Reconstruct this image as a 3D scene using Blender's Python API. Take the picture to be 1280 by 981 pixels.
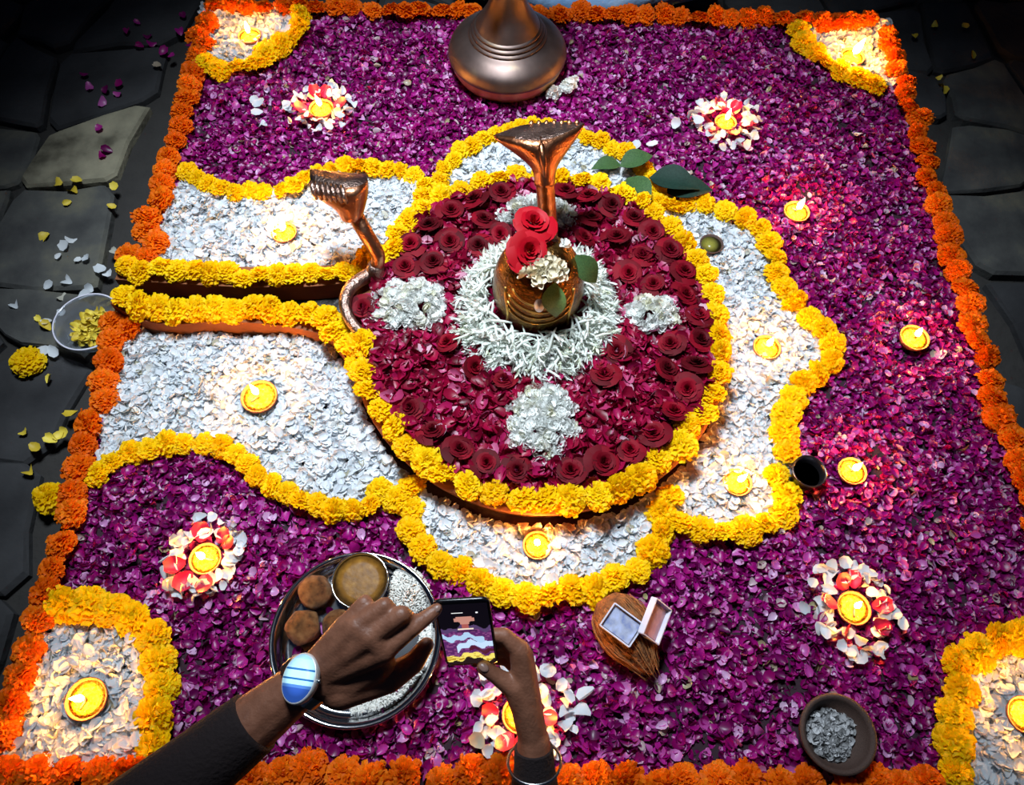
import bpy, math, random
import numpy as np
from mathutils import Vector, Matrix

random.seed(7); rng = np.random.default_rng(11)
scene = bpy.context.scene
COL = scene.collection
for o in list(bpy.data.objects): bpy.data.objects.remove(o)

# ------------------------------------------------------------------ camera
H, F = 1.42, 969.0                       # camera height over the flower bed, focal length in px of 1280x981
PITCH, YAW, ROLL = map(math.radians, (62.9, 0.99, 2.09))
fw = Vector((math.sin(YAW)*math.cos(PITCH), math.cos(YAW)*math.cos(PITCH), -math.sin(PITCH)))
ri = Vector((math.cos(YAW), -math.sin(YAW), 0)); up = ri.cross(fw)
RI = ri*math.cos(ROLL) + up*math.sin(ROLL); UP = up*math.cos(ROLL) - ri*math.sin(ROLL)
CAM = Vector((0, 0, H))
cd = bpy.data.cameras.new('camera'); cam = bpy.data.objects.new('camera', cd); COL.objects.link(cam)
cam.matrix_world = Matrix(((RI.x, UP.x, -fw.x, 0), (RI.y, UP.y, -fw.y, 0), (RI.z, UP.z, -fw.z, H), (0, 0, 0, 1)))
cd.sensor_fit = 'HORIZONTAL'; cd.sensor_width = 36; cd.lens = F/1280*36; cd.clip_start = 0.02
scene.camera = cam
def G(px, py, z=0.0):                    # a point of the photograph, on the level z above the bed
    d = RI*((px-640)/F) + UP*((490.5-py)/F) + fw
    return CAM + d*((H-z)/-d.z)
def P(px, py, dep):                      # a point of the photograph at a given distance
    return CAM + (RI*((px-640)/F) + UP*((490.5-py)/F) + fw)*dep

# ------------------------------------------------------------------ light
world = bpy.data.worlds.new('night_sky'); scene.world = world; world.use_nodes = True
bg = world.node_tree.nodes['Background']; bg.inputs[0].default_value = (0.35, 0.5, 1.0, 1); bg.inputs[1].default_value = 0.02
def spot(name, loc, aim, watts, col, angle, radius):
    l = bpy.data.lights.new(name, 'SPOT'); l.energy = watts; l.color = col; l.spot_size = math.radians(angle)
    l.spot_blend = 1.0; l.shadow_soft_size = radius
    o = bpy.data.objects.new(name, l); COL.objects.link(o); o.location = loc
    o.rotation_euler = (Vector(aim)-Vector(loc)).to_track_quat('-Z', 'Y').to_euler(); return o
spot('overhead_lamp_offscreen', (-0.30, 1.30, 2.45), (-0.02, 0.98, 0), 470, (0.80, 0.91, 1.0), 64, 0.26)
vs = scene.view_settings
scene.display_settings.display_device = 'sRGB'
vs.view_transform = 'Standard'; vs.look = 'None'; vs.gamma = 1; vs.use_curve_mapping = False
vs.exposure = 0.1

# ------------------------------------------------------------------ helpers
MATS = {}
def ramp(nt, stops):
    r = nt.nodes.new('ShaderNodeValToRGB'); e = r.color_ramp.elements
    while len(e) < len(stops): e.new(0.5)
    for el, (p, c) in zip(e, stops): el.position = p; el.color = (*c, 1)
    return r
def mat(name, stops, rough=0.5, metal=0.0, src='noise', scale=20, bump=0.0, bscale=60, spec=0.5, emit=None, trans=0.0, detail=3, thin=0.0):
    """procedural material; src: noise | attr (per petal) | object (per object)"""
    if name in MATS: return MATS[name]
    m = bpy.data.materials.new(name); m.use_nodes = True; nt = m.node_tree; b = nt.nodes['Principled BSDF']
    if isinstance(stops[0], float): stops = [(0.3, tuple(c*0.8 for c in stops)), (0.7, tuple(stops))]
    r = ramp(nt, stops)
    tc = nt.nodes.new('ShaderNodeTexCoord')
    if src == 'noise':
        n = nt.nodes.new('ShaderNodeTexNoise'); n.inputs['Scale'].default_value = scale; n.inputs['Detail'].default_value = detail
        nt.links.new(tc.outputs['Object'], n.inputs['Vector']); nt.links.new(n.outputs['Fac'], r.inputs[0])
    elif src == 'attr':
        a = nt.nodes.new('ShaderNodeAttribute'); a.attribute_name = 'rnd'; nt.links.new(a.outputs['Fac'], r.inputs[0])
    elif src == 'object':
        a = nt.nodes.new('ShaderNodeObjectInfo'); nt.links.new(a.outputs['Random'], r.inputs[0])
    elif src == 'both':                   # petal attribute shifted a little for each object
        a = nt.nodes.new('ShaderNodeAttribute'); a.attribute_name = 'rnd'
        oi = nt.nodes.new('ShaderNodeObjectInfo')
        ma = nt.nodes.new('ShaderNodeMath'); ma.operation = 'MULTIPLY_ADD'; ma.inputs[1].default_value = 0.45
        mb = nt.nodes.new('ShaderNodeMath'); mb.operation = 'MULTIPLY'; mb.inputs[1].default_value = 0.55
        nt.links.new(a.outputs['Fac'], mb.inputs[0]); nt.links.new(oi.outputs['Random'], ma.inputs[0])
        nt.links.new(mb.outputs[0], ma.inputs[2]); nt.links.new(ma.outputs[0], r.inputs[0])
    nt.links.new(r.outputs[0], b.inputs['Base Color'])
    b.inputs['Roughness'].default_value = rough; b.inputs['Metallic'].default_value = metal
    b.inputs['Specular IOR Level'].default_value = spec; b.inputs['Transmission Weight'].default_value = trans
    if bump:
        n2 = nt.nodes.new('ShaderNodeTexNoise'); n2.inputs['Scale'].default_value = bscale; n2.inputs['Detail'].default_value = 4
        bp = nt.nodes.new('ShaderNodeBump'); bp.inputs['Strength'].default_value = bump; bp.inputs['Distance'].default_value = 0.01
        nt.links.new(tc.outputs['Object'], n2.inputs['Vector']); nt.links.new(n2.outputs['Fac'], bp.inputs['Height']); nt.links.new(bp.outputs[0], b.inputs['Normal'])
    if emit:
        b.inputs['Emission Color'].default_value = (*emit[0], 1); b.inputs['Emission Strength'].default_value = emit[1]
    if thin:                              # thin petals let light through
        tl = nt.nodes.new('ShaderNodeBsdfTranslucent'); mx = nt.nodes.new('ShaderNodeMixShader'); mx.inputs[0].default_value = thin
        nt.links.new(r.outputs[0], tl.inputs[0]); nt.links.new(b.outputs[0], mx.inputs[1]); nt.links.new(tl.outputs[0], mx.inputs[2])
        nt.links.new(mx.outputs[0], nt.nodes['Material Output'].inputs[0])
    MATS[name] = m; return m
def tag(o, label=None, cat=None, group=None, kind=None):
    if label: o['label'] = label
    if cat: o['category'] = cat
    if group: o['group'] = group
    if kind: o['kind'] = kind
    return o
def link(name, data, parent=None, loc=None, rot=None, scale=None):
    o = bpy.data.objects.new(name, data); COL.objects.link(o)
    if parent: o.parent = parent
    if loc is not None: o.location = loc
    if rot is not None: o.rotation_euler = rot
    if scale is not None: o.scale = (scale,)*3 if isinstance(scale, (int, float)) else scale
    return o
def thing(name, label, cat, loc=(0, 0, 0), rot=None, group=None):
    return tag(link(name, None, None, loc, rot), label, cat, group)
def medat(name, V, Fc, m, smooth=True, rnd=None):
    me = bpy.data.meshes.new(name)
    V = V.tolist() if isinstance(V, np.ndarray) else [tuple(v) for v in V]
    Fc = Fc.tolist() if isinstance(Fc, np.ndarray) else Fc
    me.from_pydata(V, [], Fc)
    if smooth: me.polygons.foreach_set('use_smooth', [True]*len(me.polygons))
    if rnd is not None:
        a = me.attributes.new('rnd', 'FLOAT', 'POINT'); a.data.foreach_set('value', np.asarray(rnd, dtype=np.float32))
    me.materials.append(m); me.update(); return me
def lathe(prof, n=32, center=(0, 0, 0), cap=True):
    V, Fc = [], []
    for r, z in prof:
        for i in range(n):
            a = 2*math.pi*i/n; V.append((center[0]+r*math.cos(a), center[1]+r*math.sin(a), center[2]+z))
    for j in range(len(prof)-1):
        for i in range(n):
            k = (i+1) % n; Fc.append((j*n+i, j*n+k, (j+1)*n+k, (j+1)*n+i))
    if cap:
        if prof[0][0] > 1e-6: Fc.append(tuple(range(n))[::-1])
        if prof[-1][0] > 1e-6: Fc.append(tuple((len(prof)-1)*n+i for i in range(n)))
    return V, Fc
def tube(pts, rad, n=10, closed=False, flat=1.0):
    pts = [Vector(p) for p in pts]; N = len(pts); rad = rad if isinstance(rad, (list, tuple)) else [rad]*N
    V, Fc = [], []; ref = None
    for i, p in enumerate(pts):
        if closed: t = (pts[(i+1) % N]-pts[i-1])
        else: t = pts[min(i+1, N-1)]-pts[max(i-1, 0)]
        t.normalize()
        if ref is None: ref = t.orthogonal().normalized()
        ref = (ref-t*ref.dot(t)).normalized(); b = t.cross(ref)
        for k in range(n):
            a = 2*math.pi*k/n; V.append(p+(ref*math.cos(a)+b*math.sin(a)*flat)*rad[i])
    for i in range(N if closed else N-1):
        j = (i+1) % N
        for k in range(n):
            l = (k+1) % n; Fc.append((i*n+k, i*n+l, j*n+l, j*n+k))
    if not closed: Fc += [tuple(range(n))[::-1], tuple((N-1)*n+k for k in range(n))]
    return V, Fc
def join(*ms):
    V, Fc = [], []
    for v, f in ms:
        o = len(V); V += [tuple(x) for x in v]; Fc += [tuple(i+o for i in q) for q in f]
    return V, Fc
def box(cx, cy, cz, sx, sy, sz):
    V = [(cx+sx/2*a, cy+sy/2*b, cz+sz/2*c) for a in (-1, 1) for b in (-1, 1) for c in (-1, 1)]
    return V, [(0, 1, 3, 2), (4, 6, 7, 5), (0, 4, 5, 1), (2, 3, 7, 6), (0, 2, 6, 4), (1, 5, 7, 3)]
def spline(pts, per=12, closed=False):
    p = [Vector(q) for q in pts]; n = len(p); out = []
    for i in range(n if closed else n-1):
        g = (lambda k: p[k % n]) if closed else (lambda k: p[max(0, min(n-1, k))])
        a, b, c, d = g(i-1), g(i), g(i+1), g(i+2)
        for s in range(per):
            t = s/per
            out.append(0.5*((2*b)+(c-a)*t+(2*a-5*b+4*c-d)*t*t+(3*b-a-3*c+d)*t**3))
    if not closed: out.append(p[-1])
    return out
def resample(path, step):
    out = [path[0]]; acc = 0
    for a, b in zip(path, path[1:]):
        d = (b-a).length; 
        while acc+d >= step:
            t = (step-acc)/d; a = a+(b-a)*t; d = (b-a).length; out.append(a.copy()); acc = 0
        acc += d
    return out
def inside(poly, X, Y):
    r = np.zeros(len(X), bool); n = len(poly)
    for i in range(n):
        x1, y1 = poly[i][0], poly[i][1]; x2, y2 = poly[(i+1) % n][0], poly[(i+1) % n][1]
        c = ((y1 > Y) != (y2 > Y)) & (X < (x2-x1)*(Y-y1)/((y2-y1) or 1e-9)+x1); r ^= c
    return r
def bump_z(X, Y, s=1.0):
    return s*(0.004*np.sin(X*31+Y*11)+0.004*np.sin(Y*37-X*17+1)+0.003*np.sin(X*71+2)*np.sin(Y*63))

# petals -------------------------------------------------------------
def petal_template(cup=0.35, curl=0.25, w=0.75, nu=3, nv=4):
    V = []
    prof = np.interp(np.linspace(0, 1, nv), [0, .33, .67, 1], [0.28, 0.85, 1.0, 0.5])
    for j in range(nv):
        v = j/(nv-1)
        for i in range(nu):
            u = i/(nu-1)*2-1
            V.append((u*w*prof[j]*0.5, v-0.5, cup*0.5*(u*u)*prof[j]*w+curl*(v-0.4)**2))
    Fc = [(j*nu+i, j*nu+i+1, (j+1)*nu+i+1, (j+1)*nu+i) for j in range(nv-1) for i in range(nu-1)]
    return np.array(V), np.array(Fc)
TPL = [petal_template(.6, .6, .8), petal_template(1.1, .4, .75), petal_template(.3, 1.1, .95), petal_template(-.6, .8, .8), petal_template(.8, -.7, .9)]
def rot_mats(n, tilt):
    yaw = rng.uniform(0, 2*np.pi, n); ax = rng.uniform(0, 2*np.pi, n); t = rng.normal(0, tilt, n)
    def axis(x, y, z, a):
        c, s = np.cos(a), np.sin(a); C = 1-c
        return np.stack([np.stack([c+x*x*C, x*y*C-z*s, x*z*C+y*s], -1), np.stack([y*x*C+z*s, c+y*y*C, y*z*C-x*s], -1), np.stack([z*x*C-y*s, z*y*C+x*s, c+z*z*C], -1)], -2)
    z = np.zeros(n); return axis(np.cos(ax), np.sin(ax), z, t) @ axis(z, z, z+1, yaw)
def petals_batch(name, pts, size, tilt, m, parent):
    """many petals as one mesh (stuff)"""
    n = len(pts); which = rng.integers(0, len(TPL), n); R = rot_mats(n, tilt)
    Vs, Fs, A = [], [], []; off = 0
    for k, (tv, tf) in enumerate(TPL):
        idx = np.where(which == k)[0]
        if not len(idx): continue
        v = np.einsum('nij,vj->nvi', R[idx], tv)*size[idx, None, None]+pts[idx, None, :]
        Vs.append(v.reshape(-1, 3)); Fs.append((tf[None]+(np.arange(len(idx))*len(tv))[:, None, None]+off).reshape(-1, 4))
        A.append(np.repeat(rng.random(len(idx)), len(tv))); off += len(idx)*len(tv)
    me = medat(name, np.concatenate(Vs), np.concatenate(Fs), m, True, np.concatenate(A))
    return tag(link(name, me, parent), kind='stuff')
def petal_meshes(m): return [medat('petal', tv, tf, m) for tv, tf in TPL]
def petals_single(pts, size, tilt, meshes, parent, name='petal'):
    R = rot_mats(len(pts), tilt)
    for p, s, r in zip(pts, size, R):
        o = link(name, random.choice(meshes), parent)
        M = Matrix.Translation(Vector(p)-parent.location) @ Matrix(r.tolist()).to_4x4() @ Matrix.Scale(float(s), 4); o.matrix_basis = M

PURPLE = [(0.0, (0.12, 0.0, 0.07)), (0.25, (0.22, 0.0, 0.12)), (0.5, (0.34, 0.001, 0.15)), (0.70, (0.40, 0.004, 0.23)), (0.80, (0.54, 0.03, 0.34)), (0.90, (0.66, 0.18, 0.54)), (0.97, (0.75, 0.48, 0.74)), (1.0, (0.40, 0.36, 0.15))]
WHITE = [(0.0, (0.66, 0.70, 0.74)), (0.5, (0.80, 0.84, 0.88)), (0.92, (0.88, 0.88, 0.88)), (0.99, (0.45, 0.42, 0.30))]
RED = [(0.0, (0.12, 0.0, 0.012)), (0.35, (0.28, 0.002, 0.03)), (0.65, (0.38, 0.002, 0.045)), (0.85, (0.44, 0.01, 0.10)), (0.95, (0.58, 0.12, 0.26)), (0.99, (0.75, 0.45, 0.55))]
def pair(n, st, rough, spec=0.5, thin=.3): return mat(n+'_pile', st, rough, src='attr', spec=spec, thin=thin), mat(n, st, rough, src='object', spec=spec, thin=thin)
purple_pile, purple_one = pair('purple_rose_petal', PURPLE, 0.38, 0.6)
white_pile, white_one = pair('white_petal', WHITE, 0.55, 0.4)
red_pile, red_one = pair('crimson_rose_petal', RED, 0.4, 0.4)

# ------------------------------------------------------------------ geometry of the place
BX0, BX1, BY0, BY1 = -0.8135, 1.0097, 0.015, 1.8765      # centre lines of the orange border
ZD = 0.065                                                # top of the raised disc
bed_mat = mat('dark_earth', (0.030, 0.010, 0.020), 0.9, bump=0.4, scale=30)
stone = mat('grey_paving_stone', [(0.3, (0.03, 0.03, 0.032)), (0.55, (0.075, 0.075, 0.07)), (0.75, (0.15, 0.14, 0.10))], 0.95, scale=9, bump=0.6, bscale=30, detail=8)
stone_dk = mat('dark_paving_stone', [(0.3, (0.012, 0.012, 0.014)), (0.7, (0.045, 0.045, 0.048))], 0.95, scale=7, bump=0.6, bscale=25, detail=8)
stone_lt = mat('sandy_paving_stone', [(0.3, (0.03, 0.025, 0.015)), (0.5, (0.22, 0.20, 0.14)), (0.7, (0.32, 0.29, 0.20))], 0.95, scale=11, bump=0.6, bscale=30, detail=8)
ZG = -0.07
V, Fc = box(0.0, 1.4, ZG-0.06, 9, 9, 0.08)
fl = tag(link('floor', medat('floor', V, Fc, mat('black_soil', (0.035, 0.032, 0.030), 0.95, bump=0.5), False)), kind='structure')
# irregular slabs, one object each
nx, ny = 22, 16; gx = np.linspace(-2.7, 2.9, nx+1); gy = np.linspace(-0.7, 3.3, ny+1)
JX = rng.uniform(-.075, .075, (nx+1, ny+1)); JY = rng.uniform(-.075, .075, (nx+1, ny+1))
for i in range(nx):
    for j in range(ny):
        q = [Vector((gx[a]+JX[a, b], gy[b]+JY[a, b], 0)) for a, b in ((i, j), (i+1, j), (i+1, j+1), (i, j+1))]
        c = sum(q, Vector())/4
        if BX0 < c.x < BX1 and BY0 < c.y < BY1: continue
        ring = []
        for k in range(4):
            a, b = q[k], q[(k+1) % 4]
            for t in (0.1, 0.5, 0.9):
                p = a.lerp(b, t); p = p+(c-p)*0.055+Vector((random.uniform(-.012, .012), random.uniform(-.012, .012), 0)); ring.append(p-c)
        top = 0.035+random.uniform(-.006, .006); n = 12
        V = [(p.x, p.y, 0) for p in ring]+[(p.x, p.y, top-0.008) for p in ring]+[(p.x*.95, p.y*.95, top+random.uniform(-.002, .002)) for p in ring]
        Fc = [(k, (k+1) % n, n+(k+1) % n, n+k) for k in range(n)]+[(n+k, n+(k+1) % n, 2*n+(k+1) % n, 2*n+k) for k in range(n)]+[tuple(2*n+k for k in range(n))]
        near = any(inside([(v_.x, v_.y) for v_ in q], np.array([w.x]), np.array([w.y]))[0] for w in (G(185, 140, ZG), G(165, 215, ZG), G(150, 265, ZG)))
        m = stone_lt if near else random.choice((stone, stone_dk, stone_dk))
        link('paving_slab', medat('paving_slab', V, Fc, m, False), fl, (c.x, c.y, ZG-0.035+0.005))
V, Fc = box((BX0+BX1)/2, (BY0+BY1)/2, -0.065, BX1-BX0+0.04, BY1-BY0+0.04, 0.11)
plinth = tag(link('floor_plinth', medat('floor_plinth', V, Fc, bed_mat, False)), kind='structure')

# ------------------------------------------------------------------ outlines of the design
def gp(pts, z=0.0): return [G(x, y, z) for x, y in pts]
LOBE = {
 'upper': gp([(228, 225), (285, 242), (355, 240), (400, 217), (480, 216), (540, 240), (505, 285), (480, 330), (455, 337), (185, 335), (200, 290)]),
 'lower': gp([(120, 590), (150, 575), (220, 557), (290, 570), (350, 612), (415, 634), (480, 627), (520, 590), (530, 570), (490, 510), (465, 460), (445, 430), (400, 402), (165, 395), (162, 420), (138, 500)]),
 'far': gp([(545, 240), (560, 210), (600, 178), (640, 165), (735, 175), (785, 195), (828, 258), (810, 280), (750, 260), (700, 250), (655, 250), (600, 260), (560, 280)]),
 'side': gp([(815, 258), (895, 262), (945, 285), (970, 340), (1000, 390), (1045, 440), (1000, 490), (982, 540), (990, 600), (960, 655), (895, 668), (838, 640), (815, 600), (840, 550), (865, 490), (873, 440), (868, 390), (850, 340), (825, 300)]),
 'near': gp([(525, 595), (540, 575), (600, 600), (680, 615), (760, 605), (815, 580), (828, 640), (800, 710), (740, 738), (680, 745), (610, 735), (548, 705), (515, 655)]),
}
CORN = {
 'far_left': gp([(255, 10), (378, 12), (370, 45), (320, 78), (262, 90), (250, 70)]),
 'far_right': gp([(995, 30), (1110, 33), (1118, 108), (1080, 105), (1035, 87), (1005, 60)]),
 'near_left': gp([(70, 750), (165, 775), (198, 820), (200, 965), (5, 960), (35, 830)]),
 'near_right': gp([(1190, 835), (1265, 795), (1345, 790), (1400, 990), (1190, 985)]),
}
# the raised disc
c0 = G(676, 228, ZD); c1 = G(683, 622, ZD); l0 = G(455, 415, ZD); r0 = G(893, 415, ZD)
DC = Vector(((l0.x+r0.x)/2, (c0.y+c1.y)/2, 0)); DRX = (r0.x-l0.x)/2+0.030; DRY = (c0.y-c1.y)/2+0.030
def disc(a, k=1.0, z=ZD): return Vector((DC.x+DRX*k*math.cos(a), DC.y+DRY*k*math.sin(a), z))
def in_disc(X, Y, k=1.0): return ((X-DC.x)/(DRX*k))**2+((Y-DC.y)/(DRY*k))**2 < 1

# ------------------------------------------------------------------ stone base with spout
clay = mat('terracotta_stone', [(0.3, (0.16, 0.055, 0.022)), (0.7, (0.30, 0.11, 0.045))], 0.85, scale=12, bump=.15, spec=.15)
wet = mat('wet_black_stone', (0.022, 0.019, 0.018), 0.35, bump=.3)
base = thing('shrine_base', 'round terracotta stone base with long spout under the crimson petals', 'shrine base')
V, Fc = lathe([(0.96, -0.03), (0.96, 0.01), (0.985, 0.03), (1.0, 0.05), (1.0, ZD-.004), (0.97, ZD+.003), (0.93, ZD-.006), (0, ZD-.006)], 64)
V = [(DC.x+DRX*x, DC.y+DRY*y, z) for x, y, z in V]
link('disc', medat('disc', V, Fc, clay), base)
def slab(path, half, z0, z1):
    V, Fc = [], []
    for i, p in enumerate(path):
        t = (path[min(i+1, len(path)-1)]-path[max(i-1, 0)]); n = Vector((-t.y, t.x, 0)).normalized()*half
        V += [(p.x+n.x, p.y+n.y, z0), (p.x-n.x, p.y-n.y, z0), (p.x-n.x, p.y-n.y, z1), (p.x+n.x, p.y+n.y, z1)]
    for i in range(len(path)-1):
        for k in range(4): l = (k+1) % 4; Fc.append((i*4+k, i*4+l, i*4+4+l, i*4+4+k))
    Fc += [(3, 2, 1, 0), tuple(len(V)-4+k for k in range(4))]
    return V, Fc
ROWU = spline(gp([(147, 335), (220, 340), (300, 344), (380, 344), (425, 340), (455, 335), (480, 322)], .05))
ROWL = spline(gp([(147, 366), (185, 386), (225, 390), (265, 387), (305, 388), (345, 391), (390, 399), (420, 408), (440, 430), (455, 455)], .05))
link('spout_wall', medat('spout_wall', *slab(ROWU, .026, -.013, .045), clay, False), base)
link('spout_wall', medat('spout_wall', *slab(ROWL, .026, -.013, .045), clay, False), base)
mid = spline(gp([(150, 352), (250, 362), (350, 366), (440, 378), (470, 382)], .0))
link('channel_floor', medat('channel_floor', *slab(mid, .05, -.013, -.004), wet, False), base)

LAMPS = [(311, 42, .030, 'lit clay lamp on the small white corner patch beyond the paving', 1.0), (1067, 68, .031, 'lit clay lamp with the tallest flame on a corner patch', 1.7),
 (401, 133, .031, 'lit clay lamp in the rose rosette near the upper white bed', 1.0), (908, 150, .027, 'lit clay lamp in the rose rosette beyond the dark green leaves', .9),
 (354, 288, .028, 'lit clay lamp on the white bed above the water channel', 1.2), (323, 494, .036, 'lit clay lamp on the white bed below the water channel', 1.0),
 (997, 262, .030, 'lit clay lamp directly on purple petals near the unlit cup', 1.1), (1145, 420, .031, 'lit clay lamp on purple petals nearest the dark ground border', 1.0),
 (960, 432, .029, 'lit clay lamp in the pointed part of the white bed', 1.0), (923, 601, .028, 'lit clay lamp in the broad end of the same white bed as the unlit cup', 1.0),
 (1067, 587, .028, 'lit clay lamp on purple petals beside the dark metal cup', 1.0), (672, 680, .027, 'lit clay lamp on the white bed above the coconut', .9),
 (255, 697, .029, 'lit clay lamp in the rosette above the watch arm corner', 1.0), (1069, 759, .030, 'lit clay lamp in the rosette above the clay bowl', .8),
 (106, 873, .034, 'lit clay lamp in the white corner patch beside the watch arm', 1.0), (1284, 893, .030, 'lit clay lamp in the corner patch near the clay bowl', 1.0),
 (650, 893, .030, 'lit clay lamp in the rosette hidden under the wrist with bangle', 1.0)]
CLEAR = [(G(x, y, .02), r*.88) for x, y, r, l, f in LAMPS]+[(G(889, 306, .02), .024), (G(1010, 591, .03), .03), (G(1041, 918, .03), .055), (G(446, 797, .02), .130), (G(634, 86), .128), (G(782, 788, .03), .046), (G(795, 812, .03), .034), (G(670, 388, ZD), .066), (G(684, 330, ZD), .034)]
# ------------------------------------------------------------------ petal beds
def bed(name, label, n, region, sizes, tilt, pile, single, bbox, zs, nsingle, ztop=0.0, amp=1.0):
    t = thing(name, label, 'flower petals', ((bbox[0]+bbox[1])/2, (bbox[2]+bbox[3])/2, ztop))
    X = rng.uniform(bbox[0], bbox[1], n); Y = rng.uniform(bbox[2], bbox[3], n); k = region(X, Y)
    for e, d in CLEAR: k &= (X-e.x)**2+(Y-e.y)**2 > d*d
    X, Y = X[k], Y[k]
    Z = ztop+bump_z(X, Y, amp)+rng.uniform(-zs, 0.004, len(X)); S = rng.uniform(sizes[0], sizes[1], len(X))
    pts = np.stack([X, Y, Z], -1)
    dist = (X**2+Y**2+(H-Z)**2); order = np.argsort(dist/(S/sizes[0])**2+rng.uniform(0, .35, len(X)))[:nsingle]
    msk = np.zeros(len(X), bool); msk[order] = True
    b = petals_batch('petal_pile', pts[~msk]-np.array(t.location), S[~msk], tilt, pile, t)
    q = pts[msk]; q[:, 2] = ztop+bump_z(q[:, 0], q[:, 1], amp)+0.005
    petals_single(q, S[msk]*1.05, tilt*.8, petal_meshes(single), t); return t
def bb(poly): return (min(p.x for p in poly), max(p.x for p in poly), min(p.y for p in poly), max(p.y for p in poly))
lobes = list(LOBE.values())+list(CORN.values())
chan = gp([(150, 345), (450, 350), (450, 400), (150, 380)])
def off_walls(X, Y):
    k = np.ones(len(X), bool)
    for q in ROWU[::3]+ROWL[::3]: k &= (X-q.x)**2+(Y-q.y)**2 > .031**2
    return k
def purple_region(X, Y):
    k = ~in_disc(X, Y, 1.02) & off_walls(X, Y)
    for p in lobes: k &= ~inside(p, X, Y)
    return k & ~inside(chan, X, Y)
bed('purple_petal_bed', 'wide carpet of loose purple rose petals filling the square around the pattern', 88000, purple_region, (.010, .021), .85, purple_pile, purple_one, (BX0, BX1, BY0, BY1), .014, 300)
INFO = {'upper': 'white petal bed with one lit lamp above the dark water channel', 'lower': 'large white petal bed with one lit lamp below the dark water channel',
 'far': 'white petal bed behind the copper cobra and beside green leaves', 'side': 'white petal bed with two lit lamps and a small unlit cup', 'near': 'white petal bed under the exposed clay edge of the round base'}
for k, p in LOBE.items():
    x0, x1, y0, y1 = bb(p); n = int((x1-x0)*(y1-y0)*48000)
    bed('white_petal_bed', INFO[k], n, lambda X, Y: inside(p, X, Y) & ~in_disc(X, Y, 1.02) & off_walls(X, Y) & ~inside(chan, X, Y), (.011, .021), .75, white_pile, white_one, (x0, x1, y0, y1), .012, 150, 0.004)
CI = {'far_left': 'small corner patch of white petals nearest the paving and lamp stand', 'far_right': 'small corner patch of white petals under the tallest flame', 'near_left': 'corner patch of white petals beside the watch arm', 'near_right': 'corner patch of white petals near the clay bowl of ash'}
for k, p in CORN.items():
    x0, x1, y0, y1 = bb(p); n = int((x1-x0)*(y1-y0)*36000)
    bed('corner_petal_bed', CI[k], n, lambda X, Y: inside(p, X, Y), (.012, .024), .75, white_pile, white_one, (x0, x1, y0, y1), .012, 60, 0.004)
bed('crimson_petal_bed', 'round bed of crimson rose petals on the raised base', 11000, lambda X, Y: in_disc(X, Y, .91), (.015, .031), .8, red_pile, red_one, (DC.x-DRX, DC.x+DRX, DC.y-DRY, DC.y+DRY), .010, 220, ZD+.014, .8)

# ------------------------------------------------------------------ marigolds
def marigold_mesh(m, seed):
    r = np.random.default_rng(seed); V, Fc, A = [], [], []
    cv, cf = lathe([(.30, -.25), (.62, -.1), (.66, .12), (.45, .36), (.0, .46)], 10); V += cv; Fc += cf; A += [0.4]*len(cv)
    N = 120
    for i in range(N):
        f = (i+.5)/N; phi = i*2.39996+r.normal(0, .12); ct = 1-1.18*f; th = math.acos(max(-1, ct))+r.normal(0, .05)
        d = Vector((math.sin(th)*math.cos(phi), math.sin(th)*math.sin(phi), math.cos(th)))
        tg = d.cross(Vector((0, 0, 1))); tg = tg.normalized() if tg.length > .05 else Vector((1, 0, 0))
        tg = Matrix.Rotation(r.normal(0, .7), 3, d) @ tg; nn = d.cross(tg)
        L = .94+r.normal(0, .07); w = .17+r.uniform(0, .06); c = r.random()*.5
        def q(rad, s, k): p = d*rad+tg*s+nn*k; return (p.x, p.y, p.z*.68)
        o = len(V)
        V += [q(.45, -.06, 0), q(.45, .06, 0), q(L*.85, -w, .03), q(L*.82, 0, -.05), q(L*.85, w, .03), q(L, -w*.8, .12), q(L*1.03, w*.1, .02), q(L*.99, w*.85, .12)]
        A += [.15+c*1.6]*8
        Fc += [(o, o+1, o+3), (o, o+3, o+2), (o+1, o+4, o+3), (o+2, o+3, o+6, o+5), (o+3, o+4, o+7, o+6)]
    return medat('marigold', V, Fc, m, False, A)
YEL = [(0.0, (0.88, 0.49, 0.0)), (0.3, (0.92, 0.56, 0.0)), (0.7, (0.97, 0.66, 0.002)), (1.0, (1.0, 0.78, 0.01))]
ORG = [(0.0, (0.70, 0.10, 0.0)), (0.3, (0.76, 0.12, 0.0)), (0.7, (0.85, 0.17, 0.002)), (1.0, (0.92, 0.28, 0.01))]
ymat = mat('yellow_marigold_petal', YEL, 0.55, src='both', spec=.15, thin=.3); omat = mat('orange_marigold_petal', ORG, 0.55, src='both', spec=.15, thin=.3)
YM = [marigold_mesh(ymat, s) for s in range(4)]; OM = [marigold_mesh(omat, s+9) for s in range(4)]
def put_marigold(p, r, meshes, label, group, tilt=.3):
    o = link('marigold', random.choice(meshes), None, p, (random.gauss(0, tilt), random.gauss(0, tilt), random.uniform(0, 6.28)), r*random.uniform(.88, 1.12))
    return tag(o, label, 'marigold', group)
KEEP = [(G(1010, 591, .03), .058), (G(1041, 918, .03), .090), (G(471, 345, .07), .047), (G(442, 366, .07), .040), (G(434, 382, .07), .040), (G(440, 404, .07), .040), (G(782, 788, .03), .066)]
SPEC = []
def row(path, r, step, meshes, label, group, z, jit=.004, tilt=.3):
    for p in resample(path, step):
        SPEC.append([p.x+random.gauss(0, jit), p.y+random.gauss(0, jit), z+r*.25, r, meshes, label, group, tilt])
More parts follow.
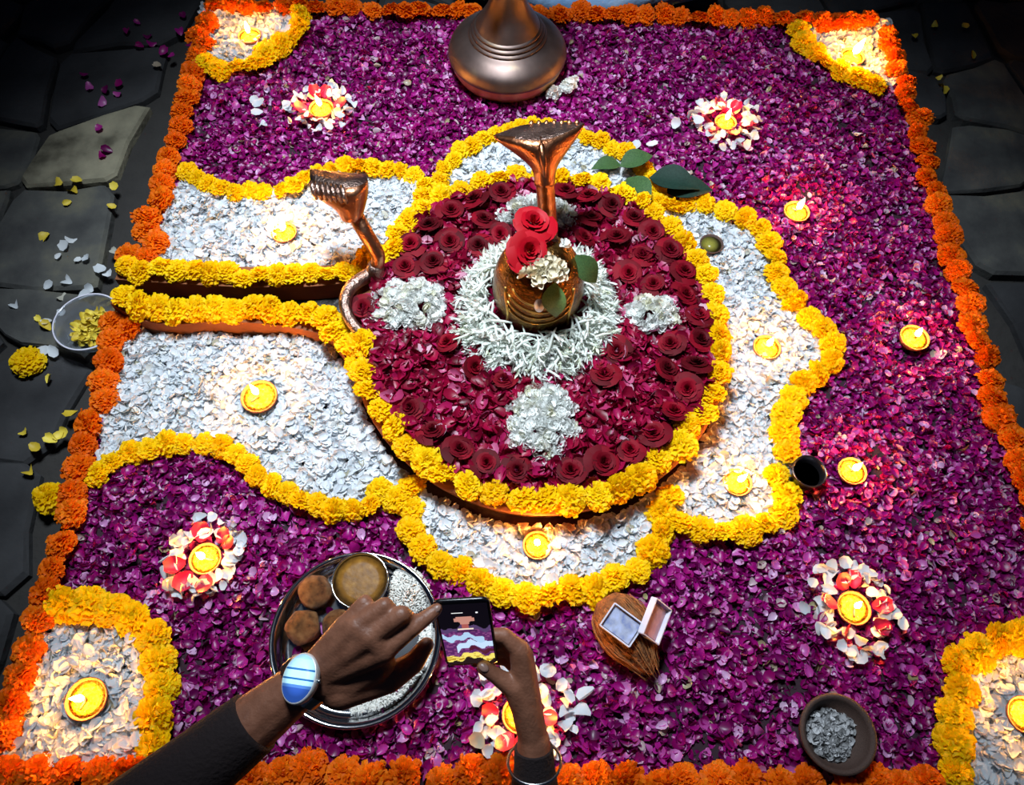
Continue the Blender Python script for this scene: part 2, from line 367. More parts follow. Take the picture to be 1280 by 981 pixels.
def place_rows():
    A = np.array([q[:4] for q in SPEC], float)
    zone = [(e.x, e.y, d) for e, d in KEEP]; chx, chy = BX0, (ROWU[0].y+ROWL[0].y)/2
    for it in range(60):
        d = A[:, None, :3]-A[None, :, :3]; D = np.sqrt((d**2).sum(-1))+1e-9; m = .66*(A[:, None, 3]+A[None, :, 3])
        w = np.where((D < m) & (D > 1e-6), (m-D)*.4, 0); A[:, :2] += (d[..., :2]/np.maximum(np.sqrt((d[..., :2]**2).sum(-1)), 1e-4)[..., None]*w[..., None]).sum(1).clip(-.006, .006)
        for x, y, c in zone:
            v = A[:, :2]-(x, y); L = np.sqrt((v**2).sum(-1))+1e-9; k = L < c; A[k, :2] += v[k]/L[k, None]*(c-L[k])[:, None]
        low = A[:, 2] < .03
        v = A[:, :2]-(DC.x, DC.y); sn = np.sqrt((v[:, 0]/DRX)**2+(v[:, 1]/DRY)**2); k = low & (sn < 1.055); A[k, :2] = np.array([DC.x, DC.y])+v[k]*(1.055/sn[k])[:, None]
        k = low & (abs(A[:, 0]-chx) < .05) & (abs(A[:, 1]-chy) < .085); A[k, 1] = chy+np.sign(A[k, 1]-chy)*.085
    for q, c in zip(SPEC, A): put_marigold(Vector(c[:3]), q[3], *q[4:])
def line(x0, y0, x1, y1): return [Vector((x0+(x1-x0)*t/20, y0+(y1-y0)*t/20, 0)) for t in range(21)]
ORGT = 'orange marigold in the straight border row '
row(line(BX0, BY1, BX1, BY1), .031, .047, OM, ORGT+'passing behind the brass lamp stand', 'orange border behind the lamp stand', .008, .005)
row(line(BX0, BY0+.05, BX0, BY1-.04), .031, .047, OM, ORGT+'beside the paving slabs and water basin', 'orange border beside the paving', .008, .006)
row(line(BX1, BY1-.045, BX1, BY0+.35), .030, .046, OM, ORGT+'along the side away from the basin', 'orange border by the dark ground', .008, .006)
row(line(BX0+.02, BY0, BX1-.3, BY0), .033, .05, OM, ORGT+'running under the arms', 'orange border under the arms', .008, .006)
def gpath(pts, z=0.0): return spline(gp(pts, z))
row(ROWU[3:], .027, .036, YM, 'yellow marigold on the channel wall below the upper white bed', 'marigolds on the upper channel wall', .047)
row(ROWL[5:], .030, .039, YM, 'yellow marigold on the channel wall above the lower white bed', 'marigolds on the lower channel wall', .047)
# ring on the rim of the raised disc
rim = [disc(a) for a in np.linspace(math.radians(-168), math.radians(163), 300)]
row([disc(a, .945) for a in np.linspace(math.radians(-168), math.radians(163), 300)], .030, .047, YM, 'yellow marigold on the rim of the round crimson petal base', 'marigolds around the round base', ZD+.004, .004, .35)
EDGE = {
 'upper': ([(235, 217), (255, 232), (285, 240), (320, 242), (355, 238), (380, 228), (405, 214), (440, 210), (480, 214), (510, 222), (535, 238), (520, 262), (500, 285)], 'edging the white bed above the dark channel', 'marigolds edging the upper bed'),
 'far': ([(543, 240), (556, 213), (578, 190), (600, 178), (625, 168), (680, 160), (735, 174), (760, 185), (785, 196), (805, 212), (820, 235), (826, 255)], 'edging the white bed behind the copper cobra', 'marigolds edging the bed behind the cobra'),
 'side': ([(838, 258), (865, 258), (895, 262), (925, 272), (948, 288), (963, 310), (970, 340), (985, 370), (1003, 392), (1028, 415), (1045, 443), (1020, 463), (1000, 488), (982, 515), (978, 545), (985, 575), (990, 605), (982, 630), (960, 655), (930, 668), (895, 668), (862, 660), (838, 642), (826, 615)], 'edging the white bed that holds the unlit cup', 'marigolds edging the bed with two lamps'),
 'near': ([(828, 640), (824, 680), (802, 708), (770, 728), (740, 738), (710, 743), (680, 745), (645, 745), (610, 735), (578, 722), (548, 705), (525, 680), (513, 652), (508, 622), (520, 598), (540, 580)], 'edging the white bed above the coconut', 'marigolds edging the bed above the coconut'),
 'lower': ([(122, 590), (150, 575), (185, 562), (220, 555), (255, 557), (290, 568), (320, 590), (350, 610), (385, 627), (415, 634), (450, 634), (480, 626), (500, 610)], 'edging the large white bed below the dark channel', 'marigolds edging the lower bed')}
for k, (pts, l, g) in EDGE.items():
    row(gpath(pts, .01), .029 if k in ('side', 'near') else .025, .043 if k in ('side', 'near') else .034, YM, 'yellow marigold '+l, g, .008, .004, .35)
CEDGE = [([(258, 82), (285, 90), (318, 80), (345, 62), (370, 45), (376, 22)], 'around the far corner patch by the paving', 'marigolds of the paving corner'),
 ([(998, 42), (1008, 62), (1030, 80), (1055, 95), (1080, 105), (1105, 112)], 'around the corner patch with the tallest flame', 'marigolds of the tall flame corner'),
 ([(85, 757), (130, 765), (165, 775), (195, 803), (203, 850), (200, 900), (195, 940)], 'around the corner patch beside the watch arm', 'marigolds of the watch arm corner'),
 ([(1330, 785), (1265, 797), (1222, 812), (1195, 838), (1195, 870), (1188, 910), (1192, 950), (1195, 985)], 'around the corner patch near the clay bowl', 'marigolds of the clay bowl corner')]
for pts, l, g in CEDGE: row(gpath(pts, .01), .034, .044, YM, 'yellow marigold '+l, g, .008, .003)
place_rows()
for x, y, l in ((40, 457, 'yellow marigold lying alone on dark paving below the basin'), (68, 626, 'yellow marigold lying on paving touching the orange border')):
    p = G(x, y, ZG); put_marigold(p+Vector((0, 0, .016)), .032, YM, l, 'stray marigolds')

# ------------------------------------------------------------------ roses
def cup_petal(t, ang, nu=5, nv=5, L=1.0, r=None):
    V = []; al = math.radians(6+72*t); sp = 1.15-.35*t
    for j in range(nv):
        v = j/(nv-1); wd = math.sin(min(1, v*1.15+.12)*math.pi*.62)
        for i in range(nu):
            u = i/(nu-1)*2-1
            rad = .06+.16*t+math.sin(al*(.35+.65*v))*v*L*(.55+.5*t)+.22*t*v**4-.05*abs(u)**2*v
            z = math.cos(al*(.35+.65*v))*v*L*.62-.16*t*v**4-.05*abs(u)**3*v+(r.normal(0, .02) if r is not None else 0)
            a = ang+u*sp*wd
            V.append((rad*math.cos(a), rad*math.sin(a), z))
    return V, [(j*nu+i, j*nu+i+1, (j+1)*nu+i+1, (j+1)*nu+i) for j in range(nv-1) for i in range(nu-1)]
rose_red = mat('red_rose_petal', [(0.0, (0.06, 0.0, 0.003)), (0.5, (0.125, 0.0, 0.006)), (1.0, (0.22, 0.0, 0.010))], .65, src='object', spec=.15)
bright_red = mat('bright_red_rose_petal', [(0.0, (0.34, 0.0, 0.006)), (1.0, (0.44, 0.002, 0.012))], .55, src='object', spec=.2)
def rose_set(m, seed):
    r = np.random.default_rng(seed)
    core = join(*[cup_petal(.02+.5*(i/13)**1.1, i*2.4, r=r) for i in range(14)])
    return medat('rose', *core, m), [medat('petal', *cup_petal(.52+.34*i/5, i*2*math.pi/6*1.02+seed, r=r), m) for i in range(6)]
ROSES = [rose_set(rose_red, s) for s in range(3)]; BROSE = [rose_set(bright_red, s+5) for s in range(2)]
def put_rose(p, r, sets, label, group=None, tilt=.35, rot=None):
    core, outer = random.choice(sets)
    o = link('rose', core, None, p, rot or (random.gauss(0, tilt), random.gauss(0, tilt), random.uniform(0, 6.28)), r)
    tag(o, label, 'rose', group)
    for q in outer: link('petal', q, o)
    return o
RS = []
def plan(p, r, label, group): RS.append([p.x, p.y, r, label, group])
for a in np.linspace(math.radians(-140), math.radians(140), 26):
    plan(disc(a+random.gauss(0, .03), .825), .0275*random.uniform(.9, 1.12), 'dark red rose lying just inside the marigold rim of the round base', 'roses along the rim')
for a in np.linspace(math.radians(15), math.radians(150), 9):
    plan(disc(a+random.gauss(0, .05), .66), .0265*random.uniform(.9, 1.12), 'dark red rose in the second row between rim and white tuberoses', 'roses of the second row')
for x, y in ((560, 432), (592, 462), (630, 478), (755, 470), (500, 325), (800, 340), (830, 372), (845, 420), (840, 470), (762, 440), (612, 300)):
    plan(G(x, y, ZD+.012), .026*random.uniform(.9, 1.1), 'dark red rose among the crimson petals close to the white tuberoses', 'roses close to the tuberoses')
A = np.array([q[:3] for q in RS]); lc = G(670, 388, ZD); cobra = G(684, 330, ZD); small = G(472, 348, ZD)
HEAPS = [(G(512, 384, ZD+.012), .075, .062), (G(817, 396, ZD+.012), .052, .042), (G(677, 530, ZD+.012), .068, .082), (G(672, 272, ZD+.012), .085, .050)]
for it in range(200):
    d = A[:, None, :2]-A[None, :, :2]; D = np.sqrt((d**2).sum(-1))+1e-9; m = 1.08*(A[:, None, 2]+A[None, :, 2])
    w = np.where((D < m) & (D > 1e-6), (m-D)*.3, 0); A[:, :2] += (d/D[..., None]*w[..., None]).sum(1).clip(-.008, .008)
    R_ = A[:, 2]*1.2
    for e, rx, ry in HEAPS:
        v = A[:, :2]-(e.x, e.y); sn = np.sqrt((v[:, 0]/(rx+R_))**2+(v[:, 1]/(ry+R_))**2)+1e-9; k = sn < 1; A[k, :2] = np.array([e.x, e.y])+v[k]/sn[k, None]
    for e, c in ((lc, .158), (cobra, .03), (small, .03)):
        v = A[:, :2]-(e.x, e.y); L = np.sqrt((v**2).sum(-1))+1e-9; k = L < c+R_; A[k, :2] += v[k]/L[k, None]*(c+R_[k]-L[k])[:, None]
    v = A[:, :2]-(DC.x, DC.y); sn = np.sqrt((v[:, 0]/DRX)**2+(v[:, 1]/DRY)**2); k = sn > .83; A[k, :2] = np.array([DC.x, DC.y])+v[k]*(.83/sn[k])[:, None]
for q, c in zip(RS, A): put_rose(Vector((c[0], c[1], ZD+.022)), q[2], ROSES, q[3], q[4], .2)
put_rose(G(454, 385, .084), .025, ROSES, 'single dark red rose held in the bend of the small cobra', None, .1)

# ------------------------------------------------------------------ white blossoms
def blossom_mesh(m, seed):
    r = np.random.default_rng(seed); parts = []
    for ring, n, el in ((0, 5, .12), (1, 5, .65)):
        for i in range(n):
            a = i*2*math.pi/n+ring*.6+r.normal(0, .1); tv, tf = TPL[i % 3]
            R = Matrix.Rotation(a, 3, 'Z') @ Matrix.Rotation(el+r.normal(0, .15), 3, 'X')
            parts.append(([R @ Vector((v[0]*.75, (v[1]+.5)*.75, v[2]*.75)) for v in tv], tf.tolist()))
    return medat('blossom', *join(*parts), m)
cream = mat('cream_blossom', [(0.0, (0.90, 0.92, 0.90)), (0.8, (0.94, 0.94, 0.92)), (1.0, (0.90, 0.88, 0.70))], .6, src='object', spec=.3, thin=.4)
BL = [blossom_mesh(cream, s) for s in range(3)]
def heap(px, py, rx, ry, n, label, hgt=.03):
    c = G(px, py, ZD+.012); t = thing('blossom_heap', label, 'flower heap', c, None, 'white blossom heaps on the crimson bed')
    for i in range(n):
        f = math.sqrt((i+.5)/n); a = i*2.39996+random.gauss(0, .2); x, y = rx*f*math.cos(a), ry*f*math.sin(a)
        link('blossom', random.choice(BL), t, (x, y, hgt*(1-f*f)), (random.gauss(0, .6), random.gauss(0, .6), random.uniform(0, 6)), random.uniform(.016, .023))
heap(512, 384, .075, .062, 110, 'heap of white blossoms next to the small cobra and its rose')
heap(817, 396, .052, .042, 65, 'small heap of white blossoms between the marigold rim and tuberoses')
heap(677, 530, .068, .082, 130, 'tall heap of white blossoms below the end of the string')
heap(672, 272, .085, .050, 85, 'white blossoms at the foot of the tall cobra')

# tuberose garland round the bronze dome
LC = G(670, 388, ZD)                    # axis of the dome
tub = mat('tuberose_white', [(0.0, (0.88, 0.92, 0.86)), (0.6, (0.93, 0.95, 0.92)), (1.0, (0.78, 0.82, 0.62))], .5, src='object', spec=.4, thin=.3)
def bud_geo(bend):
    pts = [(bend*t*t, t-.5, .16*math.sin(t*3)) for t in np.linspace(0, 1, 5)]
    st = tube(pts, [.025, .05, .058, .06, .02], 5); ps = []
    for i in range(3):
        a = i*2.1; b = Vector(pts[-2]); d = Vector((math.cos(a)*.15, .34, math.sin(a)*.15)); q = Vector((-math.sin(a), 0, math.cos(a)))*.055
        ps.append(([b-q*.7, b+q*.7, b+d*.7+q, b+d*1.15, b+d*.7-q], [(0, 1, 2, 3, 4)]))
    return join(st, *ps)
BUDG = [bud_geo(b) for b in (-.3, -.1, .12, .35)]
BUD = [medat('bud', *g, tub) for g in BUDG]
ga = thing('tuberose_garland', 'thick ring of slender white tuberose buds around the bronze dome', 'garland', (LC.x, LC.y, ZD))
CB = G(684, 330, ZD)
def bud_place(low):
    a = random.uniform(0, 2*math.pi); f = random.random()**.75; r = .101+.052*f+(.016 if math.sin(a) < -.3 else 0)*f
    z = .058*(1-f)+.014+random.uniform(-.006, .010)-(.012 if low else 0)
    if math.hypot(LC.x+r*math.cos(a)-CB.x, LC.y+r*math.sin(a)-CB.y) < .045: return bud_place(low)
    return (r*math.cos(a), r*math.sin(a), z), (random.gauss(0, .4), random.gauss(-.2, .35), a-1.57+random.choice((-1, 1))*random.uniform(.35, 1.3)), random.uniform(.036, .054)
for i in range(300):
    l, ro, sc = bud_place(False); link('bud', random.choice(BUD), ga, l, ro, sc)
geo = []
from mathutils import Euler
for i in range(800):
    l, ro, sc = bud_place(True); M = Matrix.Translation(l) @ Euler(ro).to_matrix().to_4x4() @ Matrix.Scale(sc, 4); v, f = random.choice(BUDG)
    geo.append(([M @ Vector(q) for q in v], f))
tag(link('bud_pile', medat('bud_pile', *join(*geo), mat('tuberose_pile', [(0.3, (0.84, 0.90, 0.82)), (0.7, (0.92, 0.94, 0.90))], .5, spec=.4, thin=.3)), ga), kind='stuff')
loop = spline([(-.02, -.165, .03), (.0, -.178, .02), (.018, -.19, .012), (.03, -.205, .012), (.022, -.218, .012), (.01, -.205, .012), (.018, -.185, .015), (.03, -.172, .03)])
link('string', medat('string', *tube(loop, .0022, 6), mat('white_cotton_string', (.8, .8, .76), .8)), ga)

# ------------------------------------------------------------------ bronze dome (lingam)
bronze = mat('dark_bronze', [(0.3, (0.07, 0.030, 0.008)), (0.52, (0.20, 0.095, 0.022)), (0.75, (0.36, 0.22, 0.05))], .26, .9, scale=38, bump=.35, bscale=140)
gold = mat('worn_gold_line', [(0.3, (0.50, 0.30, 0.07)), (0.7, (0.72, 0.48, 0.14))], .3, 1.0)
silver = mat('polished_silver', (.75, .76, .78), .22, 1.0)
lg = thing('bronze_dome', 'engraved dark bronze dome crowned with two red roses', 'lingam', (LC.x, LC.y, ZD))
prof = [(.062, 0), (.074, .02), (.084, .045), (.0895, .075), (.0895, .10), (.085, .13), (.075, .158), (.058, .182), (.034, .198), (.0, .204)]
pf = [(p.x, p.y) for p in spline([(r, z, 0) for r, z in prof], 4)]
link('body', medat('body', *lathe(pf, 48), bronze), lg)
def surf(a, z): return np.interp(z, [p[1] for p in pf], [p[0] for p in pf])
for z, w in ((.10, .72), (.116, .78), (.132, .80), (.148, .74)):
    pts = []
    for s in np.linspace(-w, w, 19):
        a = -math.pi/2+s; zz = z-.018*(1-(s/w)**2)+.01; r = surf(a, zz)+.0006; pts.append((r*math.cos(a), r*math.sin(a), zz))
    link('engraved_line', medat('engraved_line', *tube(pts, .0022, 6), gold), lg)
for s in (-1, 1):
    pts = []
    for t in np.linspace(0, 1, 15):
        a = -math.pi/2+s*(.95-.25*math.sin(t*3.1)); zz = .02+.13*t; r = surf(a, zz)+.0006; pts.append((r*math.cos(a), r*math.sin(a), zz))
    link('engraved_line', medat('engraved_line', *tube(pts, .003, 6), gold), lg)
V, Fc = lathe([(.012, 0), (.011, .004), (.007, .008), (0, .0095)], 16)
eye = link('silver_boss', medat('silver_boss', V, Fc, mat('satin_silver', (.85, .86, .88), .45, .6)), lg, (0, -surf(0, .142)+.001, .142), (math.radians(62), 0, 0)); eye.scale = (.85, 1.25, 1)
# offerings on the dome
top = LC+Vector((0, 0, .204))
cr = mat('cream_flower', [(0.0, (.75, .66, .48)), (1.0, (.85, .80, .66))], .6, src='object')
cb = [blossom_mesh(cr, 31)]
cf = thing('cream_flower', 'cream carnation tucked beneath the two roses on the dome', 'flower', top+Vector((.004, -.044, -.004)))
for i in range(16):
    a = i*2.4; f = math.sqrt(i/16)
    link('petal_tuft', cb[0], cf, (.042*f*math.cos(a), .028*f*math.sin(a), .006*(1-f)), (random.gauss(.5, .4), random.gauss(0, .4), a), .022)
put_rose(top+Vector((-.024, -.012, .008)), .037, BROSE, 'bright red rose on the front of the bronze dome top', 'roses crowning the dome', rot=(.5, .1, .4))
put_rose(top+Vector((-.016, .045, .016)), .037, BROSE, 'bright red rose resting on the very top of the bronze dome', 'roses crowning the dome', rot=(.15, -.1, 2.0))
sb = link('white_blossom', BL[1], None, top+Vector((.040, -.012, .030)), (.3, .3, 1), .017); tag(sb, 'tiny white blossom stuck beside the roses on the dome', 'flower')
leafm = mat('leaf_green', [(0.2, (.025, .06, .02)), (0.6, (.05, .11, .035)), (0.9, (.09, .16, .06))], .65, scale=25, spec=.2)
leafd = mat('dark_leaf_green', [(0.2, (.006, .02, .014)), (0.8, (.014, .04, .028))], .65, scale=25, spec=.2)
def leaf_mesh(m, fold=.25, wave=.1):
    V, Fc = [], []; n = 9
    for j in range(n):
        v = j/(n-1); w = .30*math.sin(math.pi*v**.8)+.006
        for u in (-1, -.5, 0, .5, 1): V.append((u*w, v, fold*abs(u)*w+wave*math.sin(v*3.1)))
    for j in range(n-1):
        for i in range(4): Fc.append((j*5+i, j*5+i+1, j*5+6+i, j*5+5+i))
    o = len(V); V += [(x, y, z-.012) for x, y, z in V]
    Fc += [tuple(o+k for k in reversed(f)) for f in Fc]
    return V, Fc
def leaf(p, L, rot, m, parent=None, label=None, fold=.25, group=None):
    o = link('leaf', medat('leaf', *leaf_mesh(m, fold), m), parent, p, rot, L)
    if label: tag(o, label, 'leaf', group)
    return o
leaf(top+Vector((.026, -.060, -.018)), .075, (-1.15, .15, 3.0), mat('fresh_leaf_green', [(0.2, (.06, .15, .05)), (0.7, (.13, .28, .09))], .4, scale=25), None, 'green leaf hanging down the front of the bronze dome')
leaf(top+Vector((.066, .01, -.028)), .075, (-.9, .3, 3.9), leafm, None, 'green leaf sticking out sideways under the dome roses')
leaf(top+Vector((-.03, -.02, -.02)), .07, (-1.0, -.2, 2.2), leafm, None, 'short green leaf under the roses on the dome side facing the small cobra')

# ------------------------------------------------------------------ copper cobras
copper = mat('polished_copper', [(0.3, (0.36, 0.13, 0.06)), (0.6, (0.58, 0.25, 0.13)), (0.85, (0.78, 0.46, 0.32))], .33, 1.0, scale=35, bump=.18, bscale=120)
oldcop_sheen = mat('tarnish_sheen_copper', [(0.3, (0.22, 0.13, 0.10)), (0.7, (0.52, 0.36, 0.30))], .34, 1.0, scale=40, bump=.4, bscale=200)  # small cobra's tarnish, also a painted sky sheen for hood tops
def loft(rows, org, per=4, pu=3):
    """rows of points (each the same count) smoothed into one sheet"""
    fine = [spline([Vector(p) for p in r], pu) for r in rows]; n = len(fine[0]); cols = [spline([r[i] for r in fine], per) for i in range(n)]; m = len(cols[0])
    V = [cols[i][j]-org for j in range(m) for i in range(n)]
    return V, [(j*n+i, j*n+i+1, (j+1)*n+i+1, (j+1)*n+i) for j in range(m-1) for i in range(n-1)]
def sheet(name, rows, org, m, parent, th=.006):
    o = link(name, medat(name, *loft(rows, org), m), parent); o.data.materials.append(oldcop_sheen); k = len(o.data.polygons)
    for q in o.data.polygons: q.material_index = int(q.index/k > .66)  # upper hood faces greyed: tall hood's sky reflection put into the colour
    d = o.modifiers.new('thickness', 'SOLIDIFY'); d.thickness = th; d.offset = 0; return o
# tall cobra behind the dome
B = G(684, 330, ZD); T = P(681, 226, 1.505)
nb = thing('copper_cobra', 'tall copper cobra with wide polished hood rising behind the bronze dome', 'cobra statue', B)
up_pts = spline([B, B.lerp(T, .35)+Vector((.004, 0, 0)), B.lerp(T, .75)+Vector((.002, 0, 0)), T, P(681, 214, 1.500)]); N = len(up_pts)
link('body', medat('body', *tube([p-B for p in up_pts], [.020-.003*(i/N) for i in range(N)], 14), copper), nb)
hood_rows = [
 PP0 for PP0 in (
 [P(670, 232, 1.505), P(676, 234, 1.490), P(681, 235, 1.486), P(687, 234, 1.490), P(692, 231, 1.505)],
 [P(666, 210, 1.500), P(674, 215, 1.480), P(680, 217, 1.474), P(687, 214, 1.480), P(695, 208, 1.500)],
 [P(644, 190, 1.490), P(663, 196, 1.470), P(678, 199, 1.462), P(691, 194, 1.470), P(711, 184, 1.490)],
 [P(619, 173, 1.490), P(645, 178, 1.465), P(675, 180, 1.455), P(700, 173, 1.465), P(729, 158, 1.490)],
 [P(620, 170, 1.500), P(647, 168, 1.480), P(676, 168, 1.475), P(701, 164, 1.480), P(728, 156, 1.500)],
 [P(625, 168, 1.512), P(650, 159, 1.505), P(677, 155, 1.502), P(702, 154, 1.505), P(727, 155, 1.512)])]
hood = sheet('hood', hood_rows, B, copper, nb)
for i in range(7):
    q = P(664+i*9.5, 156-.2*i, 1.502)-B
    link('head', medat('head', *lathe([(0, -1.1), (.7, -.7), (1, 0), (.8, .8), (.35, 1.4), (0, 1.5)], 10), copper), hood, q, (-1.0, 0, 0), .0058)
link('ridge', medat('ridge', *tube([P(681, 222, 1.478)-B, P(680, 205, 1.462)-B, P(677, 186, 1.450)-B, P(676, 172, 1.465)-B], [.004, .006, .0065, .004], 8), copper), hood)
link('foot', medat('foot', *lathe([(.035, 0), (.035, .006), (.024, .014), (.02, .02)], 20), copper), nb)
# small cobra by the channel
B = G(472, 348, ZD); T = P(441, 262, 1.550)
ns = thing('copper_cobra', 'small tarnished cobra leaning over the white bed with ribbed hood', 'cobra statue', B)
pts = spline([B+Vector((0, 0, .035)), P(473, 322, 1.590), P(467, 308, 1.578), P(455, 288, 1.560), T, P(438, 250, 1.547)]); N = len(pts)
link('body', medat('body', *tube([p-B for p in pts], [.0135+.004*(i/N) for i in range(N)], 12), copper), ns)
rows = [[P(430, 276, 1.540), P(437, 278, 1.527), P(444, 277, 1.527), P(450, 272, 1.540)],
 [P(421, 262, 1.535), P(432, 265, 1.515), P(445, 263, 1.515), P(455, 258, 1.535)],
 [P(400, 247, 1.535), P(424, 251, 1.507), P(445, 250, 1.503), P(458, 243, 1.530)],
 [P(391, 232, 1.535), P(418, 238, 1.503), P(445, 238, 1.497), P(459, 229, 1.525)],
 [P(388, 220, 1.545), P(414, 225, 1.520), P(441, 226, 1.515), P(458, 222, 1.537)],
 [P(388, 212, 1.560), P(412, 215, 1.547), P(438, 218, 1.545), P(456, 219, 1.553)]]
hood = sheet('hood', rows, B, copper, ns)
for i in range(7):
    f = i/6; x = 391+38*f; d = 1.525-.032*f
    link('rib', medat('rib', *tube([P(x-2, 226+6*f, d-.002)-B, P(x, 234+6*f, d-.008)-B, P(x+2, 243+6*f, d-.004)-B, P(x+5, 249+5*f, d+.004)-B], [.0035, .0055, .005, .003], 8), oldcop_sheen), hood)
coil = spline(gp([(476, 336), (460, 348), (442, 363), (434, 380), (436, 398), (446, 414), (462, 424)], ZD+.012)); N = len(coil)
link('coil', medat('coil', *tube([p+Vector((0, 0, .02*math.sin(i/N*3)))-B for i, p in enumerate(coil)], [.0155-.005*i/N for i in range(N)], 12), oldcop_sheen), ns)
link('foot', medat('foot', *lathe([(.022, 0), (.024, .02), (.017, .04), (.013, .05)], 16), oldcop_sheen), ns, (0, 0, 0))

# ------------------------------------------------------------------ oil lamps
dclay = mat('diya_clay', [(0.3, (0.26, 0.075, 0.025)), (0.7, (0.42, 0.14, 0.05))], .65, scale=60, bump=.3, bscale=200)
ghee = mat('yellow_ghee', [(0.36, (0.25, 0.12, 0.0)), (0.46, (0.70, 0.58, 0.01)), (0.7, (0.85, 0.80, 0.05))], .15, 0, scale=5, bump=.6, bscale=9)
wickm = mat('cotton_wick', (.35, .28, .18), .9)
fm = bpy.data.materials.new('flame'); fm.use_nodes = True
_e = fm.node_tree.nodes.new('ShaderNodeEmission'); _e.inputs[0].default_value = (1.0, 0.38, 0.055, 1); _e.inputs[1].default_value = 620
_g = fm.node_tree.nodes.new('ShaderNodeTexGradient'); fm.node_tree.links.new(_e.outputs[0], fm.node_tree.nodes['Material Output'].inputs[0])
fm.node_tree.nodes.remove(_g)
DB = medat('bowl', *lathe([(0, 0), (.55, 0), (.82, .18), (.98, .48), (1.03, .68), (1.0, .72), (.93, .68), (.86, .48), (.5, .25), (0, .22)], 28), dclay)
DO = medat('ghee', *lathe([(.90, .56), (.6, .565), (0, .57)], 24), ghee)
DWK = medat('wick', *tube([(-.5, .1, .58), (-.2, .05, .62), (0, 0, .75), (.02, .02, 1.1)], [.06, .07, .07, .05], 8), wickm)
DF = medat('flame', *lathe([(0, 0), (.13, .10), (.20, .28), (.19, .45), (.13, .70), (.06, .95), (0, 1.15)], 10), fm)
def diya(px, py, r, label, z=.008, fl=1.0, lean=(0, 0)):
    p = G(px, py, z+r*.45); p.z = z-.012
    t = thing('oil_lamp', label, 'oil lamp', p, (0, 0, random.uniform(0, 6.28)), 'lit clay oil lamps')
    link('bowl', DB, t, scale=r); link('ghee', DO, t, scale=r); link('wick', DWK, t, scale=r)
    link('flame', DF, t, (0, 0, r*.95), (lean[0], lean[1], 0), (.024*fl+.006, .024*fl+.006, .030*fl)); return p
for x, y, r, l, f in LAMPS: diya(x, y, r, l, .010, f, (random.gauss(0, .12), random.gauss(0, .12)))
# rosettes of white and red petals around some lamps
WP = petal_meshes(white_one); RP = [medat('petal', *petal_template(.5, .5, .95, 5, 6), mat('scarlet_rose_petal', [(0.0, (.30, .0, .02)), (1.0, (.42, .0, .05))], .5, src='object'))]
for x, y, R, nw, l in ((401, 137, .085, 46, 'rosette of white and red petals near the upper white bed'), (908, 154, .088, 56, 'rosette of white and red petals beyond the dark green leaves'),
        (257, 697, .075, 56, 'rosette of white and red petals above the watch arm corner'), (1062, 762, .086, 70, 'rosette of white and red petals above the clay bowl'), (652, 893, .088, 70, 'rosette of white and red petals under the wrist with bangle')):
    c = G(x, y, .008); lp = min((G(q[0], q[1], .02) for q in LAMPS), key=lambda e: (e-c).length); lx, ly = lp.x-c.x, lp.y-c.y
    def clear_of(px_, py_, d):
        L = math.hypot(px_-lx, py_-ly) or 1e-6
        return (px_, py_) if L >= d else (lx+(px_-lx)/L*d, ly+(py_-ly)/L*d)
    t = thing('petal_rosette', l, 'petal rosette', c, None, 'petal rosettes round the lamps')
    for i in range(nw):
        a = i*2.39996; f = .5+.5*random.random(); o = link('white_petal', random.choice(WP), t, (*clear_of(R*f*math.cos(a), R*f*math.sin(a), .046), random.uniform(.004, .016)), (random.gauss(0, .5), random.gauss(0, .5), random.uniform(0, 6)), random.uniform(.018, .028))
    for i in range(6):
        a = i*1.047+random.gauss(0, .2); f = .46+.1*random.random()
        link('red_petal', RP[0], t, (*clear_of(lx+R*f*math.cos(a), ly+R*f*math.sin(a), .050), .010+random.uniform(0, .006)), (random.gauss(.3, .2), random.gauss(0, .3), a-1.57), random.uniform(.028, .038))
# unlit cups
dark_metal = mat('dark_metal', (.10, .09, .10), .28, .9)
brown_clay = mat('brown_clay', [(0.3, (.045, .022, .016)), (0.7, (.09, .05, .038))], .7, bump=.3, scale=40)
oil = mat('dark_oil', (.03, .012, .006), .08)
olive = mat('olive_oil_wick', [(0.3, (.10, .09, .01)), (0.7, (.35, .33, .06))], .3, scale=80)
p = G(889, 306, .02); p.z = .006; t = thing('unlit_lamp', 'small dark unlit clay cup of oil on the white petals', 'oil lamp', p)
link('bowl', medat('bowl', *lathe([(0, 0), (.55, 0), (.85, .3), (1.0, .7), (.94, .74), (.82, .5), (.5, .3), (0, .28)], 24), brown_clay), t, scale=.027)
link('oil', medat('oil', *lathe([(.86, .55), (0, .56)], 20), olive), t, scale=.027)
p = G(1010, 591, .03); p.z = .004; t = thing('metal_cup', 'small dark metal cup standing beside a lit lamp', 'cup', p)
link('cup', medat('cup', *lathe([(0, 0), (.8, 0), (.92, .3), (1.0, 1.05), (1.04, 1.1), (1.0, 1.13), (.92, 1.08), (.84, .4), (.7, .15), (0, .12)], 32), dark_metal), t, scale=.032)
link('oil', medat('oil', *lathe([(.83, .42), (0, .42)], 24), oil), t, scale=.032)
p = G(1041, 918, .03); p.z = .004; t = thing('clay_bowl', 'wide dark clay bowl holding grey ash', 'bowl', p)
link('bowl', medat('bowl', *lathe([(0, 0), (.6, 0), (.85, .25), (1.0, .75), (1.0, .82), (.9, .84), (.84, .72), (.68, .36), (0, .28)], 36), brown_clay), t, scale=.062)
ash = mat('grey_ash', [(0.3, (.10, .10, .10)), (0.6, (.30, .30, .31)), (0.8, (.5, .5, .5))], .9, scale=120, bump=.8, bscale=150)
